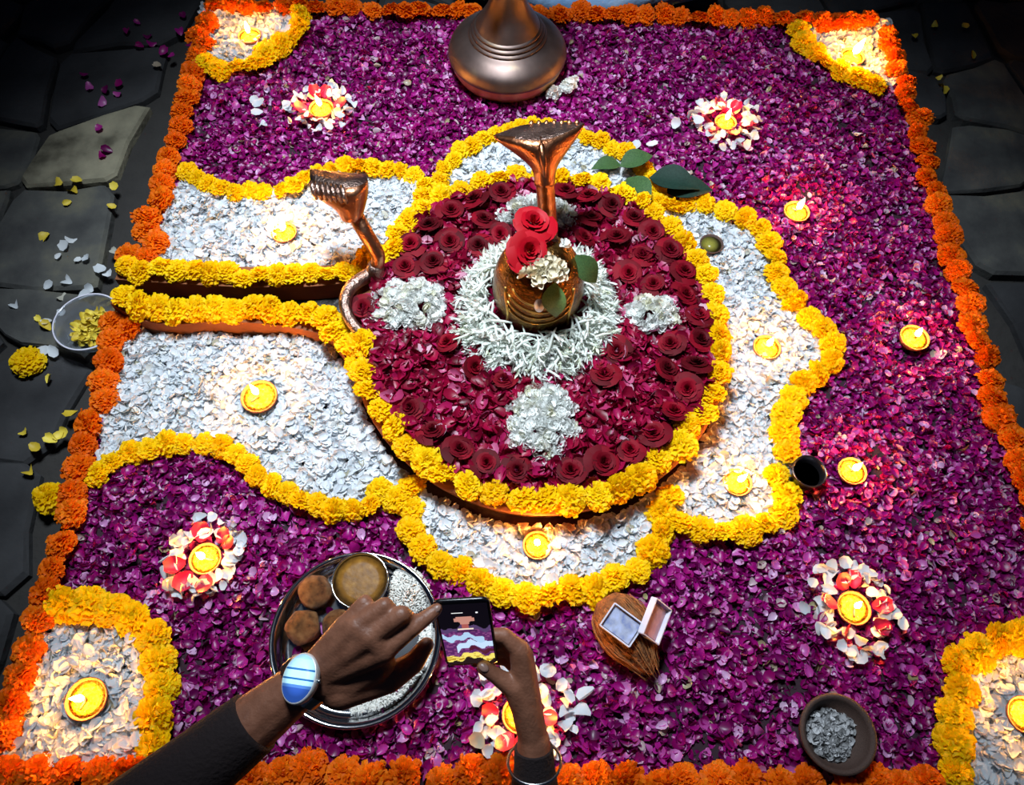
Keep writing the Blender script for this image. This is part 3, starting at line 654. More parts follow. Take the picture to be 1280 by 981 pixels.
n_ = 420; rr_ = .040*np.sqrt(rng.random(n_)); aa_ = rng.uniform(0, 2*np.pi, n_)
ap = np.stack([rr_*np.cos(aa_)*(1+.15*np.sin(3*aa_))-.004, rr_*np.sin(aa_), .022+.010*(1-(rr_/.042)**2)+rng.uniform(-.002, .003, n_)], -1)
ah = petals_batch('ash_heap', ap, rng.uniform(.006, .013, n_), .8, mat('ash_flake', [(0.0, (.10, .10, .10)), (0.6, (.34, .34, .35)), (1.0, (.6, .6, .62))], .9, src='attr'), None)
ah.location = p; tag(ah, 'heap of grey ash inside the dark clay bowl', 'ash', kind='stuff')

# ------------------------------------------------------------------ brass lamp stand
brass = mat('warm_brass', [(0.3, (.50, .26, .09)), (0.7, (.78, .52, .22))], .5, 1.0, scale=20, bump=.15)
dbr = mat('dark_brass', [(0.3, (.10, .07, .065)), (0.6, (.17, .12, .105)), (0.8, (.30, .23, .15))], .45, .9, scale=14, bump=.04, bscale=20)
p = G(634, 86, .0)
ls = thing('lamp_stand', 'tall dark brass lamp stand with broad domed foot and ringed stem', 'lamp stand', (p.x, p.y, .0))
def sm(pr, k=5): return [(q.x, q.y) for q in spline([(r, z, 0) for r, z in pr], k)]
link('foot_flange', medat('foot_flange', *lathe(sm([(.120, 0), (.132, .008), (.143, .028), (.147, .050)]), 48), brass), ls)
link('foot_dome', medat('foot_dome', *lathe(sm([(.147, .047), (.151, .052), (.150, .062), (.140, .080), (.118, .096), (.098, .105), (.094, .108)]), 48), dbr), ls)
for k in range(3): link('ring', medat('ring', *lathe(sm([(.094-.006*k, .104+.010*k), (.098-.006*k, .109+.010*k), (.092-.006*k, .114+.010*k)], 4), 40), dbr), ls)
link('flare', medat('flare', *lathe(sm([(.082, .130), (.070, .15), (.052, .18), (.040, .215), (.034, .25), (.036, .27), (.046, .285), (.036, .30), (.028, .32)]), 40), dbr), ls)
link('stem', medat('stem', *lathe(sm([(.026, .31), (.026, .42), (.040, .44), (.026, .46), (.024, .50), (.038, .52), (.024, .54), (.022, .57)]), 24), dbr), ls)
link('oil_dish', medat('oil_dish', *lathe(sm([(.024, .57), (.045, .585), (.075, .605), (.08, .615), (.072, .611), (.035, .595), (0, .592)]), 32), brass), ls)
gl = thing('stem_garland', 'red flowers and dark leaves tied round the lamp stand stem', 'garland', (p.x, p.y, .27))
for i in range(10):
    a = i*.63; link('flower', BROSE[0][0], gl, (.05*math.cos(a), .05*math.sin(a), .0+.012*(i % 2)), (random.gauss(0, .5), random.gauss(0, .5), a), .02)
for i in range(5): leaf((.05*math.cos(i*1.25+.4), .05*math.sin(i*1.25+.4), .01), .055, (-.4, 0, i*1.25+.4-1.57), leafd, gl)
fp = G(697, 118, .008); t = thing('blossom_heap', 'white blossoms tucked against the foot of the brass lamp stand', 'flower heap', fp)
for i in range(26):
    x = random.uniform(-.045, .045); y = .3*x+abs(x)*.4+random.gauss(0, .010); vx, vy = fp.x+x-p.x, fp.y+y-p.y; L = math.hypot(vx, vy); g = max(1, .157/L)
    link('blossom', random.choice(BL), t, (p.x+vx*g-fp.x, p.y+vy*g-fp.y, random.uniform(0, .02)), (random.gauss(0, .5), random.gauss(0, .5), random.uniform(0, 6)), .018)

# leaves near the far bed
for x, y, z, L, rz, m, l in ((776, 206, .024, .075, 1.85, leafm, 'green leaf lying on white petals behind the round base'), (785, 222, .040, .10, 3.6, leafm, 'long green leaf pointing down across the marigold edge'), (775, 208, .040, .085, -1.2, leafm, 'green leaf lying on top of the marigold edge'),
        (812, 222, .034, .12, -1.9, leafd, 'dark green leaf on purple petals, the larger of the pair'), (832, 240, .020, .11, -1.55, leafd, 'narrow dark green leaf below the larger dark leaf')):
    leaf(G(x, y, z), L, (.06, .06, rz), m, None, l, .3)

# ------------------------------------------------------------------ steel plate of food
steel = mat('stainless_steel', (.62, .63, .66), .11, 1.0)
tp = G(446, 797, .02); tp.z = .008
R = .146
pl = tag(link('steel_plate', medat('steel_plate', *lathe(sm([(0, 0), (.10, 0), (.122, .001), (.132, .006), (.140, .020), (.147, .022), (.148, .025), (.145, .0265), (.138, .023), (.130, .010), (.118, .005), (0, .004)], 3), 64), steel), None, tp), 'round stainless steel plate of food under the pointing hand', 'plate')
def on_plate(x, y, z=.004): q = G(x, y, tp.z+z); q.z = tp.z+z; return q
bp_ = G(450, 725, tp.z+.040); bp_.z = tp.z+.004; t = thing('curry_bowl', 'small steel bowl of brown curry on the steel plate', 'bowl', bp_)
link('bowl', medat('bowl', *lathe(sm([(0, 0), (.036, 0), (.044, .012), (.0485, .034), (.0505, .036), (.049, .038), (.0465, .034), (.042, .014), (.03, .004), (0, .003)], 3), 40), steel), t)
curry = mat('brown_curry', [(0.3, (.16, .065, .008)), (0.6, (.26, .115, .015)), (0.8, (.36, .18, .03))], .5, scale=90, bump=.1, bscale=120, spec=.25)
link('curry', medat('curry', *lathe([(.0462, .030), (.03, .031), (0, .0312)], 32), curry), t)
fry = mat('fried_crust', [(0.3, (.10, .035, .012)), (0.5, (.38, .15, .045)), (0.75, (.60, .30, .11))], .6, scale=2.2, bump=.9, bscale=70)
def ball(px, py, r, label):
    V, Fc = lathe([(math.sin(a)*1, -math.cos(a)*.8) for a in np.linspace(0, math.pi, 14)], 20)
    s = random.uniform(0, 9); V = [tuple(c*(1+.07*math.sin(4*x+s)*math.cos(5*y+s)+.05*math.sin(9*z+3*x+s)) for c in (x, y, z)) for x, y, z in V]
    q = on_plate(px, py, .004+r*.82); tag(link('fried_dumpling', medat('fried_dumpling', V, Fc, fry), None, q, (random.uniform(-.2, .2), random.uniform(-.2, .2), random.uniform(0, 6)), r), label, 'dumpling', 'fried dumplings on the plate')
ball(394, 740, .029, 'brown fried dumpling on the plate touching the curry bowl'); ball(379, 783, .030, 'brown fried dumpling on the plate rim above the watch'); ball(421, 781, .026, 'brown fried dumpling half hidden under the knuckles')
ricem = mat('cooked_rice', [(0.0, (.66, .64, .58)), (1.0, (.84, .83, .78))], .5, src='attr')
gv, gf = tube([(0, t, 0) for t in np.linspace(-.5, .5, 4)], [.09, .17, .17, .07], 5); gv = np.array([tuple(v) for v in gv])
def rice(poly, n, label, hgt):
    q = [on_plate(x, y) for x, y in poly]; x0, x1, y0, y1 = bb(q); c = sum(q, Vector())/len(q)
    X = rng.uniform(x0, x1, n*3); Y = rng.uniform(y0, y1, n*3); k = inside(q, X, Y); X, Y = X[k][:n], Y[k][:n]
    d = np.sqrt(((X-c.x)/((x1-x0)*.55))**2+((Y-c.y)/((y1-y0)*.55))**2)
    Z = tp.z+.006+hgt*np.clip(1-d*d, 0, 1)*rng.uniform(.3, 1.05, len(X)); R_ = rot_mats(len(X), .5)
    v = np.einsum('nij,vj->nvi', R_, gv)*.0085+np.stack([X, Y, Z], -1)[:, None, :]
    fs = []
    for i in range(len(X)): fs += [tuple(a+i*len(gv) for a in f) for f in gf]
    tag(link('rice', medat('rice', v.reshape(-1, 3), fs, ricem, True, np.repeat(rng.random(len(X)), len(gv)))), label, 'rice', kind='stuff')
rice([(497, 708), (520, 712), (538, 735), (540, 755), (512, 770), (485, 762), (487, 735)], 1300, 'heap of white rice on the plate beside the curry bowl', .022)
rice([(540, 775), (545, 800), (535, 832), (500, 872), (470, 888), (440, 892), (437, 878), (465, 858), (500, 845), (520, 820), (527, 790)], 1500, 'curved heap of white rice along the plate rim below the hand', .014)
PPM = petal_meshes(purple_one)
t = thing('petal_scatter', 'few purple petals lying on the steel plate near the watch', 'flower petals', tp)
for x, y in ((410, 765), (398, 780), (395, 795), (400, 805), (380, 822), (372, 815), (425, 800), (440, 820), (402, 790), (410, 815), (450, 840), (390, 830), (495, 862), (500, 856)):
    link('petal', PPM[1], t, on_plate(x, y, .010)-tp, (random.gauss(0, .5), random.gauss(0, .5), random.uniform(0, 6)), .02)

# ------------------------------------------------------------------ coconut with clear box
husk = mat('coconut_husk', [(0.3, (.07, .022, .007)), (0.5, (.20, .075, .02)), (0.8, (.34, .15, .05))], .85, scale=50, bump=.9, bscale=120)
fib = mat('coconut_fibre', [(0.0, (.16, .05, .012)), (1.0, (.40, .18, .06))], .8, src='noise', scale=200)
cc = G(782, 788, .04); tip = G(806, 836, .01); ax = (Vector((tip.x, tip.y, 0))-Vector((cc.x, cc.y, 0))).normalized(); ang = math.atan2(ax.y, ax.x)
t = thing('coconut', 'brown fibrous coconut lying on the purple petals', 'coconut', (cc.x, cc.y, .041), (0, .0, ang))
V, Fc = lathe([(0, -.066), (.02, -.063), (.038, -.048), (.047, -.02), (.047, .005), (.040, .03), (.026, .052), (.012, .072), (0, .085)], 28)
V = [(z*1.0, x*(1+.03*math.sin(9*z*50)), y) for x, y, z in V]
link('shell', medat('shell', V, Fc, husk), t)
ms = []
for i in range(150):
    a = random.uniform(0, 6.28); s = random.uniform(-.055, .03); L = random.uniform(.03, .07); w = random.gauss(0, .3); pts = []
    for k in range(5):
        x = s+L*k/4; r = np.interp(x, [-.066, -.048, -.02, .005, .03, .052, .085, .12], [.004, .038, .047, .047, .040, .027, .012, .006])+.0015+.002*random.random(); b = a+w*k/4*.6
        pts.append((x, r*math.cos(b), r*math.sin(b)))
    ms.append(tube(pts, [.0009]*4+[.0004], 4))
tag(link('fibre', medat('fibre', *join(*ms), fib), t), kind='stuff')
plast = mat('clear_plastic', (.85, .88, .97), .12, 0, trans=.75, spec=.6)
foil = mat('bluish_paper', [(0.35, (.16, .20, .42)), (0.5, (.34, .36, .48)), (0.7, (.45, .50, .75))], .5, scale=60)
pink = mat('pink_paper', [(0.3, (.50, .22, .26)), (0.7, (.66, .34, .36))], .5, scale=120)
rimm = mat('plastic_edge', (.80, .78, .90), .2, 0, spec=.6)
def tray(w, h, d):
    e = .0022
    return (join(box(0, 0, -d/2, w, h, .0012)), join(box(-w/2, 0, 0, e, h, d), box(w/2, 0, 0, e, h, d), box(0, -h/2, 0, w, e, d), box(0, h/2, 0, w, e, d)))
b0 = G(777, 781, .097); cb_ = thing('clear_box', 'small open clear plastic box with hinged lid leaning on the coconut', 'plastic box', b0)
def part_box(name, loc, rot, w, h, d, inner):
    fl_, wl = tray(w, h, d); o = link(name, medat(name, *wl, rimm, False), cb_, loc, rot)
    link('panel', medat('panel', *fl_, plast, False), o); link('insert', medat('insert', *box(0, 0, -d/2+.003, w*.9, h*.86, .002), inner, False), o)
part_box('box_tray', (0, 0, 0), (.12, .05, -.62), .058, .044, .012, foil)
l1 = G(819, 776, .091)-b0
part_box('box_lid', l1, (.1, .85, -.35), .050, .062, .012, pink)

# ------------------------------------------------------------------ arms, phone, watch, bangle
def capsule_union(caps):
    Vs, Fs = [], []; n, h = 14, 5
    for p0, r0, p1, r1 in caps:
        p0, p1 = Vector(p0), Vector(p1); t = (p1-p0).normalized() if (p1-p0).length > 1e-5 else Vector((0, 0, 1)); e = t.orthogonal().normalized(); b = t.cross(e)
        rings = [(p0, r0, -math.pi/2+math.pi/2*k/h) for k in range(1, h+1)]+[(p1, r1, math.pi/2*k/h) for k in range(0, h)]
        o = len(Vs); Vs.append(p0-t*r0)
        for p, r, a in rings:
            for k in range(n):
                g = 2*math.pi*k/n; Vs.append(p+t*r*math.sin(a)+(e*math.cos(g)+b*math.sin(g))*r*math.cos(a))
        Vs.append(p1+t*r1); m = len(rings)
        for k in range(n): Fs.append((o, o+1+(k+1) % n, o+1+k))
        for j in range(m-1):
            for k in range(n): l = (k+1) % n; Fs.append((o+1+j*n+k, o+1+j*n+l, o+1+(j+1)*n+l, o+1+(j+1)*n+k))
        for k in range(n): Fs.append((o+1+(m-1)*n+k, o+1+(m-1)*n+(k+1) % n, o+1+m*n))
    return Vs, Fs
def flesh(name, caps, m, parent, vox=.0026, it=7):
    o = link(name, medat(name, *capsule_union(caps), m), parent)
    r = o.modifiers.new('remesh', 'REMESH'); r.mode = 'VOXEL'; r.voxel_size = vox; r.use_smooth_shade = True
    s = o.modifiers.new('smooth', 'SMOOTH'); s.factor = .5; s.iterations = it; return o
def chain(pts, rads): return [(pts[i], rads[i], pts[i+1], rads[i+1]) for i in range(len(pts)-1)]
def PP(l): return [P(*q) for q in l]
skin = mat('brown_skin', [(0.3, (.19, .075, .043)), (0.7, (.28, .118, .07))], .45, scale=60, bump=.12, bscale=260, spec=.45)
sleeve = mat('black_maroon_cloth', (.012, .005, .006), .9, bump=.3, bscale=200)
nailm = mat('finger_nail', (.34, .20, .16), .3)
pe = thing('person', 'person reaching in with both arms, pointing and holding up a phone', 'person', (0, -.3, ZG))
off = pe.location
pc = P(583.5, 793, 1.02); el = math.radians(67)          # where the phone is held
u = Vector((-.09, math.cos(el), math.sin(el))).normalized(); x = Vector((1, .03, 0)); x = (x-u*x.dot(u)).normalized(); nrm = x.cross(u)
def Q(l): return [pc+x*a+u*b+nrm*c for a, b, c in l]
caps = []
W = (388, 846, .985)
caps += chain(PP([(20, 1130, .93), (230, 972, .97), (330, 893, .985), W]), [.046, .042, .036, .028])
mcp = {'i': (480, 812, .955), 'm': (462, 795, .948), 'r': (446, 783, .950), 'p': (431, 783, .960)}
for k, r in (('i', .0165), ('m', .0165), ('r', .0155), ('p', .0145)): caps += chain(PP([W, mcp[k]]), [.024, r])
caps += chain(PP([mcp['i'], mcp['m'], mcp['r'], mcp['p']]), [.0155, .016, .0155, .0145])
caps += chain(PP([mcp['i'], (515, 785, .955)])+Q([(-.0416, .068, .0155), (-.030, .071, .0072)]), [.0145, .0112, .0098, .0080])
caps += chain(PP([mcp['m'], (502, 768, .945), (512, 775, .972), (495, 790, .99)]), [.0145, .0118, .0105, .009])
caps += chain(PP([mcp['r'], (481, 757, .950), (490, 766, .98), (474, 782, .995)]), [.0138, .0112, .010, .009])
caps += chain(PP([mcp['p'], (456, 753, .96), (464, 763, .985), (450, 780, .998)]), [.013, .0102, .0092, .008])
caps += chain(PP([(425, 862, .99), (486, 848, 1.0), (517, 828, 1.005), (533, 806, 1.005)]), [.026, .019, .0145, .0105])
caps += chain(PP([W, (440, 848, .99), (475, 828, .98)]), [.028, .026, .020])
# right arm
W2 = (667, 926, 1.09)
caps2 = chain(PP([(672, 1180, 1.14), (669, 1010, 1.105), W2]), [.036, .031, .0235])
m2 = dict(zip('imrp', Q([(.066, -.056, -.008), (.070, -.078, -.010), (.070, -.100, -.012), (.066, -.120, -.011)])))
W2p = P(*W2)
for k, r in (('i', .0150), ('m', .0155), ('r', .0150), ('p', .0135)): caps2 += chain([W2p, m2[k]], [.021, r])
caps2 += chain([m2[k] for k in 'imrp'], [.015, .0155, .015, .0135])
caps2 += chain([m2['i']]+Q([(.047, -.036, -.0185), (.018, -.030, -.0168), (-.006, -.027, -.0150)]), [.0140, .0112, .0102, .0088])
caps2 += chain([m2['m']]+Q([(.049, -.055, -.0210), (.018, -.050, -.0168), (-.008, -.047, -.0152)]), [.0140, .0115, .0102, .0090])
caps2 += chain([m2['r']]+Q([(.048, -.074, -.0215), (.018, -.068, -.0168), (-.006, -.065, -.0152)]), [.0138, .0110, .0102, .0090])
caps2 += chain([m2['p']]+Q([(.046, -.094, -.0190), (.022, -.086, -.0155), (.002, -.083, -.0100)]), [.0125, .0100, .0090, .0080])
caps2 += chain(PP([W2, (656, 884, 1.075), (643, 860, 1.066)])+Q([(.0335, -.082, .0145), (.0160, -.066, .0093)]), [.021, .020, .0160, .0118, .0100])
caps = [(a-off, r, b-off, s) for a, r, b, s in caps]; caps2 = [(a-off, r, b-off, s) for a, r, b, s in caps2]
flesh('arm', caps, skin, pe); flesh('arm', caps2, skin, pe)
def nail(p, toward, side, s=.0052):
    n = (CAM-p).normalized(); y = (toward-(toward.dot(n))*n).normalized(); x = y.cross(n)
    V, Fc = lathe([(1, -.1), (.9, .12), (.5, .28), (0, .34)], 14)
    V = [x*(a*s*.85)+y*(b*s*1.2)+n*(c*s) for a, b, c in V]
    link('fingernail', medat('fingernail', V, Fc, nailm), pe, p-off)
b, a = Q([(-.0416, .068, .0155), (-.030, .071, .0072)]); nail(a+(CAM-a).normalized()*.0066, a-b, 0)
b, a = Q([(.0335, -.082, .0145), (.0160, -.066, .0093)]); nail(a+(CAM-a).normalized()*.0086, a-b, 0, .0068)
def cuff(pts, rads, name):
    V, Fc = tube([p-off for p in spline(pts)], [float(x) for x in np.interp(np.linspace(0, 1, (len(pts)-1)*12+1), np.linspace(0, 1, len(rads)), rads)], 24)
    link(name, medat(name, V, Fc, sleeve), pe)
cuff(PP([(20, 1130, .93), (230, 972, .97), (318, 902, .983)]), [.056, .048, .041], 'sleeve')
cuff(PP([(672, 1180, 1.14), (669, 1010, 1.105), (668, 960, 1.097), (667, 934, 1.092)]), [.045, .036, .029, .0275], 'sleeve')

# phone
body_m = mat('black_phone_body', (.006, .006, .008), .25, spec=.6)
ph = thing('smartphone', 'black smartphone showing a live camera view of the shrine', 'phone', pc)
ph.matrix_world = Matrix(((x.x, u.x, nrm.x, pc.x), (x.y, u.y, nrm.y, pc.y), (x.z, u.z, nrm.z, pc.z), (0, 0, 0, 1)))
pw, phh, rr = .072, .150, .010
def rrect(w, h, r, n=6):
    o = []
    for cx, cy, a0 in ((w/2-r, h/2-r, 0), (-w/2+r, h/2-r, 90), (-w/2+r, -h/2+r, 180), (w/2-r, -h/2+r, 270)):
        for k in range(n+1): a = math.radians(a0+90*k/n); o.append((cx+r*math.cos(a), cy+r*math.sin(a)))
    return o
o = rrect(pw, phh, rr); i_ = rrect(pw-.004, phh-.004, rr-.002); n = len(o)
V = [(a, b, -.0065) for a, b in i_]+[(a, b, -.004) for a, b in o]+[(a, b, -.001) for a, b in o]+[(a, b, .0) for a, b in i_]
Fc = [tuple(range(n))[::-1]]+[(j*n+k, j*n+(k+1) % n, (j+1)*n+(k+1) % n, (j+1)*n+k) for j in range(3) for k in range(n)]+[tuple(3*n+k for k in range(n))]
link('case', medat('case', V, Fc, body_m), ph)
# the picture on the screen: a coloured grid that glows
NXs, NYs = 44, 90; V = []; C = []; Fc = []
def hsh(a, b): s = math.sin(a*12.9898+b*78.233)*43758.5453; return s-math.floor(s)
def shot(s, t):
    c = (.004, .003, .006); w = .035*math.sin(s*9)+.02*math.sin(s*23+t*11); tt = t+w
    if tt < .08: c = (.02, .01, .01)
    elif tt < .17: c = (.9, .75, .15) if hsh(int(s*16), int(t*60)) > .25 else (.5, .3, .02)
    elif tt < .58:
        c = (.10, .02, .12) if hsh(int(s*22), int(t*50)) > .4 else (.22, .06, .2)
        if abs(tt-.33-.10*(s-.6)) < .05 and s > .25: c = (.55, .72, .95)
        if abs(tt-.45+.08*(s-.5)) < .045 and s < .85: c = (.42, .62, .85)
        if abs(tt-.24) < .03 and s > .5: c = (.08, .01, .03)
    elif tt < .64: c = (.09, .05, .14)
    if .56 < t < .80:
        hw = .26-.0 if .72 < t < .78 else (.09+.9*max(0, t-.66))
        if abs(s-.5) < hw*.75 and t > .60: c = (.55, .25, .20) if t > .68 else (.40, .10, .09)
        if abs(s-.5) < .17 and .585 < t < .61: c = (.9, .75, .6)
        if abs(s-.52) < .2 and .53 < t <= .57: c = (.01, .01, .01)
    if .85 < t < .862 and (.28 < s < .5): c = (.9, .9, .9)
    if .84 < t < .87 and .74 < s < .80: c = (.95, .95, 1.)
    return c
sw, sh = pw-.007, phh-.012
for j in range(NYs+1):
    for i in range(NXs+1): V.append(((i/NXs-.5)*sw, (j/NYs-.5)*sh, .0006))
for j in range(NYs):
    for i in range(NXs): a = j*(NXs+1)+i; Fc.append((a, a+1, a+NXs+2, a+NXs+1)); C += [(*shot((i+.5)/NXs, (j+.5)/NYs), 1)]*4
sm_ = bpy.data.materials.new('phone_screen'); sm_.use_nodes = True; b_ = sm_.node_tree.nodes['Principled BSDF']
an = sm_.node_tree.nodes.new('ShaderNodeAttribute'); an.attribute_name = 'picture'
sm_.node_tree.links.new(an.outputs['Color'], b_.inputs['Emission Color']); b_.inputs['Emission Strength'].default_value = 1.0
b_.inputs['Base Color'].default_value = (.005, .005, .006, 1); b_.inputs['Roughness'].default_value = .12
me = medat('screen', V, Fc, sm_, False); ca = me.color_attributes.new('picture', 'FLOAT_COLOR', 'CORNER'); ca.data.foreach_set('color', np.array(C, dtype=np.float32).ravel())
link('screen', me, ph)

# watch on the pointing arm
wc = P(375, 848, .948); axis = (P(388, 846, .985)-P(330, 893, .985)).normalized()
n = (P(375, 848, .9)-P(375, 848, 1.0)).normalized(); n = (n+Vector((-.55, .15, 0))).normalized(); yv = (UP-(UP.dot(n))*n).normalized(); xv = yv.cross(n)
wt = thing('wristwatch', 'silver wristwatch with banded pale blue face on the pointing arm', 'watch', wc)
wt.matrix_world = Matrix(((xv.x, yv.x, n.x, wc.x), (xv.y, yv.y, n.y, wc.y), (xv.z, yv.z, n.z, wc.z), (0, 0, 0, 1)))
link('case', medat('case', *lathe(sm([(.018, -.012), (.0235, -.010), (.0258, -.004), (.0258, .001), (.0248, .0030), (.0236, .0032)], 3), 36), mat('white_silver_bezel', (.9, .9, .92), .35, .35)), wt, scale=(.92, 1.18, 1))
fmw = bpy.data.materials.new('watch_face_bands'); fmw.use_nodes = True; nt = fmw.node_tree; b_ = nt.nodes['Principled BSDF']
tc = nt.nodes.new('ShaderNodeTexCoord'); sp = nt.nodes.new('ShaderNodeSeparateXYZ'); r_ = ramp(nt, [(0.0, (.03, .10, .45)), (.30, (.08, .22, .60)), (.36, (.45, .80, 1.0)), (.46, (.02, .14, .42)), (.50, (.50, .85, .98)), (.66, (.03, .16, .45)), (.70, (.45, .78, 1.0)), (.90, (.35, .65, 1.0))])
r_.color_ramp.interpolation = 'CONSTANT'; nt.links.new(tc.outputs['Generated'], sp.inputs[0]); nt.links.new(sp.outputs[1], r_.inputs[0]); nt.links.new(r_.outputs[0], b_.inputs['Emission Color']); nt.links.new(r_.outputs[0], b_.inputs['Base Color']); b_.inputs['Emission Strength'].default_value = .75  # pale and dark blue bands, also set as emission
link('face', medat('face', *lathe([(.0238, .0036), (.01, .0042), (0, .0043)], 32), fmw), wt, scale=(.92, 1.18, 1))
link('crown', medat('crown', *lathe([(.003, 0), (.003, .004), (.0, .0045)], 10), silver), wt, (.025, 0, 0), (0, 1.57, 0))
ctr = P(381, 852, .985); e1 = (n-axis*n.dot(axis)).normalized(); e2 = axis.cross(e1)
Minv = wt.matrix_world.inverted()
for k in range(14):
    a = .55+k*(2*math.pi-1.1)/13; q = ctr+(e1*math.cos(a)+e2*math.sin(a))*.0335
    bx = box(0, 0, 0, .017, .0155, .003); Mx = Matrix.Translation(q) @ Matrix((( axis.x, (axis.cross(q-ctr)).normalized().x, (q-ctr).normalized().x), (axis.y, (axis.cross(q-ctr)).normalized().y, (q-ctr).normalized().y), (axis.z, (axis.cross(q-ctr)).normalized().z, (q-ctr).normalized().z))).to_4x4()
    o = link('strap_link', medat('strap_link', *bx, silver, False), wt); o.matrix_basis = Minv @ Mx
# bangles on the other wrist
def bangle(px, py, dep, r, label, tilt):
    c = P(px, py, dep); t = thing('bangle', label, 'bangle', c); ax = (P(669, 1010, 1.105)-P(667, 926, 1.09)).normalized()
    ax = (ax+(CAM-c).normalized()*tilt).normalized(); e = ax.orthogonal().normalized(); b = ax.cross(e)
    link('ring', medat('ring', *tube([(e*math.cos(a)+b*math.sin(a))*r for a in np.linspace(0, 2*math.pi, 49)[:-1]], .0022, 8, True), silver), t)
bangle(668, 952, 1.094, .0375, 'thin silver bangle around the wrist below the phone', -.42)

# ------------------------------------------------------------------ seated person beyond the border
cloth = mat('light_blue_cotton', [(0.3, (.14, .34, .68)), (0.55, (.34, .56, .84)), (0.75, (.60, .76, .92))], .85, scale=9, bump=.5, bscale=25)
skin2 = mat('tan_skin', (.30, .15, .09), .5)
sx = G(728, 8, 0); S = Vector((sx.x, sx.y+.055, ZG+.005))
sp_ = thing('person', 'person in light blue clothes sitting cross-legged behind the orange border', 'person', S)
bd = [((0, .20, .95), .07, (0, .20, 1.0), .06)]
bd = chain([Vector((0, .30, .62)), Vector((0, .29, .70))], [.05, .05])+chain([Vector((0, .27, .78)), Vector((0, .28, .86))], [.085, .090])+chain([Vector((0, .19, .79)), Vector((0, .185, .765))], [.014, .016])
for s in (-1, 1):
    bd += chain([Vector((s*.10, .02, .06)), Vector((-s*.05, .0, .045)), Vector((-s*.08, -.01, .04))], [.035, .04, .025])
    bd += chain([Vector((s*.24, .08, .262)), Vector((s*.18, .07, .24)), Vector((s*.16, .05, .235))], [.035, .028, .032])
    for f in range(4): bd += chain([Vector((s*(.135+.017*f), .03, .235)), Vector((s*(.13+.018*f), -.01, .225)), Vector((s*(.13+.018*f), -.025, .205))], [.010, .009, .008])
    bd += chain([Vector((s*.13, .05, .235)), Vector((s*.11, .015, .225))], [.012, .009])
    bd += chain([Vector((s*.088, .275, .82)), Vector((s*.09, .27, .80))], [.018, .012])
bd += chain([Vector((0, .30, .3)), Vector((0, .30, .62))], [.10, .07])
flesh('body', bd, skin2, sp_, .006, 4)
cl = chain([Vector((0, .30, .12)), Vector((0, .31, .35)), Vector((0, .31, .52))], [.17, .15, .14])+chain([Vector((-.15, .30, .53)), Vector((.15, .30, .53))], [.075, .075])
for s in (-1, 1):
    cl += chain([Vector((s*.17, .30, .53)), Vector((s*.28, .20, .33)), Vector((s*.24, .08, .26))], [.07, .055, .05])
    cl += chain([Vector((s*.10, .26, .10)), Vector((s*.30, .03, .12)), Vector((s*.10, -.01, .07)), Vector((-s*.0, -.02, .06))], [.10, .075, .055, .05])
flesh('clothes', cl, cloth, sp_, .008, 4)
hair = mat('black_hair', (.01, .009, .009), .5)
flesh('hair', chain([Vector((0, .30, .84)), Vector((0, .30, .895))], [.096, .086])+chain([Vector((0, .34, .76)), Vector((0, .33, .85))], [.06, .075]), hair, sp_, .006, 4)
for s in (-1, 1): link('eye', medat('eye', *lathe([(math.sin(a), -math.cos(a)) for a in np.linspace(0, math.pi, 8)], 12), mat('dark_eye', (.02, .015, .012), .2)), sp_, (s*.034, .197, .815), scale=.011)
link('mouth', medat('mouth', *tube([(-.025, 0, 0), (0, -.006, -.002), (.025, 0, 0)], [.003, .006, .003], 8), mat('lips', (.22, .07, .06), .5)), sp_, (0, .197, .742))

# ------------------------------------------------------------------ basin and loose petals on the paving
bs = Vector((BX0-.02-.0735, .885, 0))
basin = thing('plastic_basin', 'clear plastic basin under the end of the water channel', 'basin', (bs.x, bs.y, ZG+.006))
clear = mat('clear_basin_plastic', (.80, .86, .95), .10, 0, trans=.85, spec=.6)
link('bowl', medat('bowl', *lathe(sm([(0, 0), (.040, 0), (.055, .008), (.065, .034), (.069, .046), (.0715, .047), (.0715, .049), (.068, .0485), (.063, .034), (.053, .011), (.038, .0035), (0, .0035)], 3), 48), clear), basin)
link('rim', medat('rim', *tube([(.0712*math.cos(a), .0712*math.sin(a), .0485) for a in np.linspace(0, 2*math.pi, 61)[:-1]], .0019, 8, True), rimm), basin)
t = thing('marigold_scraps', 'loose yellow marigold petals floating in the clear basin', 'flower petals', (bs.x, bs.y, ZG+.024))
ypet = mat('loose_yellow_petal', [(0.0, (.55, .38, .02)), (1.0, (.85, .68, .08))], .55, src='object'); YP = petal_meshes(ypet)
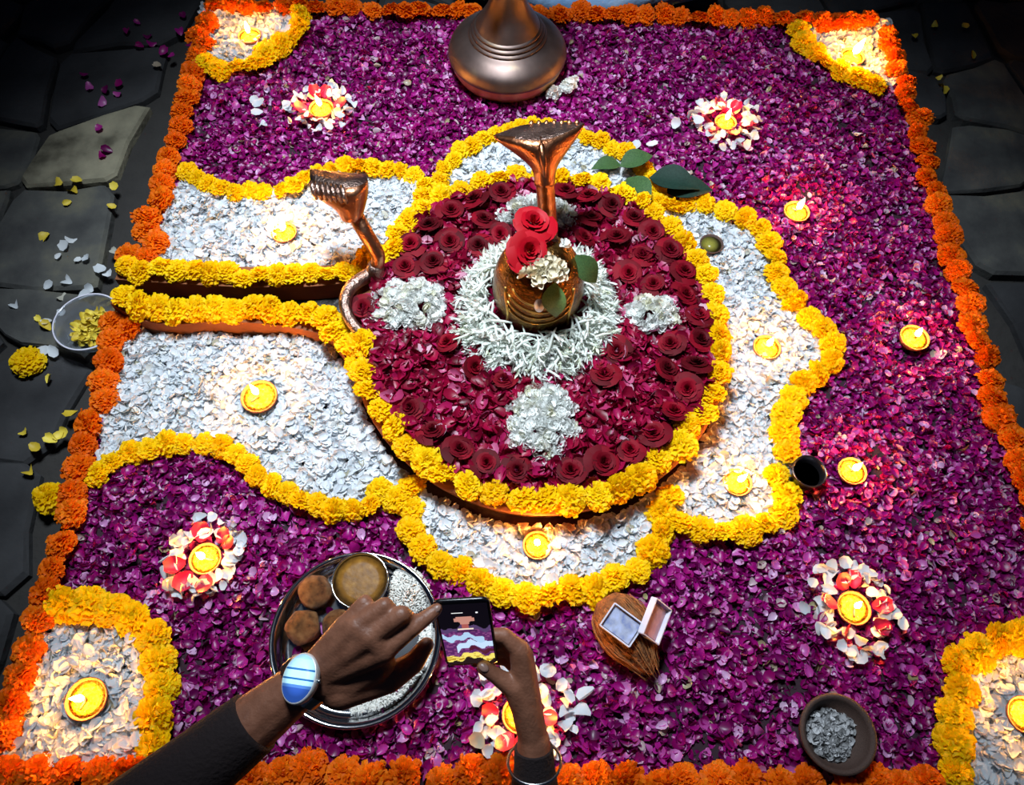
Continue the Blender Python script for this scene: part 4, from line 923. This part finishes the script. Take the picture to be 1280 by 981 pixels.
for i in range(110):
    a = random.uniform(0, 6.28); r = .044*math.sqrt(random.random()); link('petal', random.choice(YP), t, (r*math.cos(a), r*math.sin(a), random.uniform(-.004, .010)), (random.gauss(0, .5), random.gauss(0, .5), random.uniform(0, 6)), random.uniform(.013, .020))
for pts, ms_, l, g in (
    ([(75, 322), (98, 327), (110, 325), (84, 310), (128, 340), (135, 342), (62, 358), (85, 352), (112, 362), (108, 372), (78, 372), (80, 392), (20, 382), (55, 440), (68, 440), (88, 428), (104, 412), (60, 405), (90, 300), (143, 315)], WP, 'white petal lying loose on the dark paving beside the basin', 'loose white petals on the paving'),
    ([(160, 42), (176, 60), (190, 55), (205, 66), (225, 40), (216, 72), (148, 118), (134, 114), (112, 110), (128, 128), (125, 162), (134, 190), (230, 22), (172, 30), (128, 195), (185, 46), (198, 84), (240, 60), (105, 96), (150, 108)], petal_meshes(purple_one), 'purple petal lying loose on the paving beyond the sandy slab', 'loose purple petals on the paving'),
    ([(57, 297), (72, 230), (98, 228), (140, 260), (145, 236), (64, 475), (92, 520), (66, 550), (75, 545), (82, 540), (58, 410), (50, 400), (30, 540), (92, 240), (85, 255), (45, 560), (38, 590)], YP, 'yellow petal lying loose on the dark paving', 'loose yellow petals on the paving'),
    ([(1168, 32), (1142, 48), (1172, 98), (1178, 112), (1205, 35), (1213, 70)], YP, 'petal lying loose on the dark ground past the tall flame corner', 'loose petals on the dark ground')):
    for x, y in pts:
        o = link('loose_petal', random.choice(ms_), None, G(x, y, ZG+.008)+Vector((0, 0, .004)), (random.gauss(0, .3), random.gauss(0, .3), random.uniform(0, 6)), random.uniform(.016, .030)); tag(o, l, 'petal', g)
for x, y in ((845, 155), (795, 183), (815, 182), (325, 130), (318, 125), (322, 142), (328, 155), (875, 235), (1070, 170), (735, 870), (728, 890)):
    o = link('loose_petal', random.choice(WP), None, G(x, y, .012), (random.gauss(0, .3), random.gauss(0, .3), random.uniform(0, 6)), random.uniform(.026, .034)); tag(o, 'white petal lying loose on top of the purple petals', 'petal', 'loose white petals on the purple carpet')
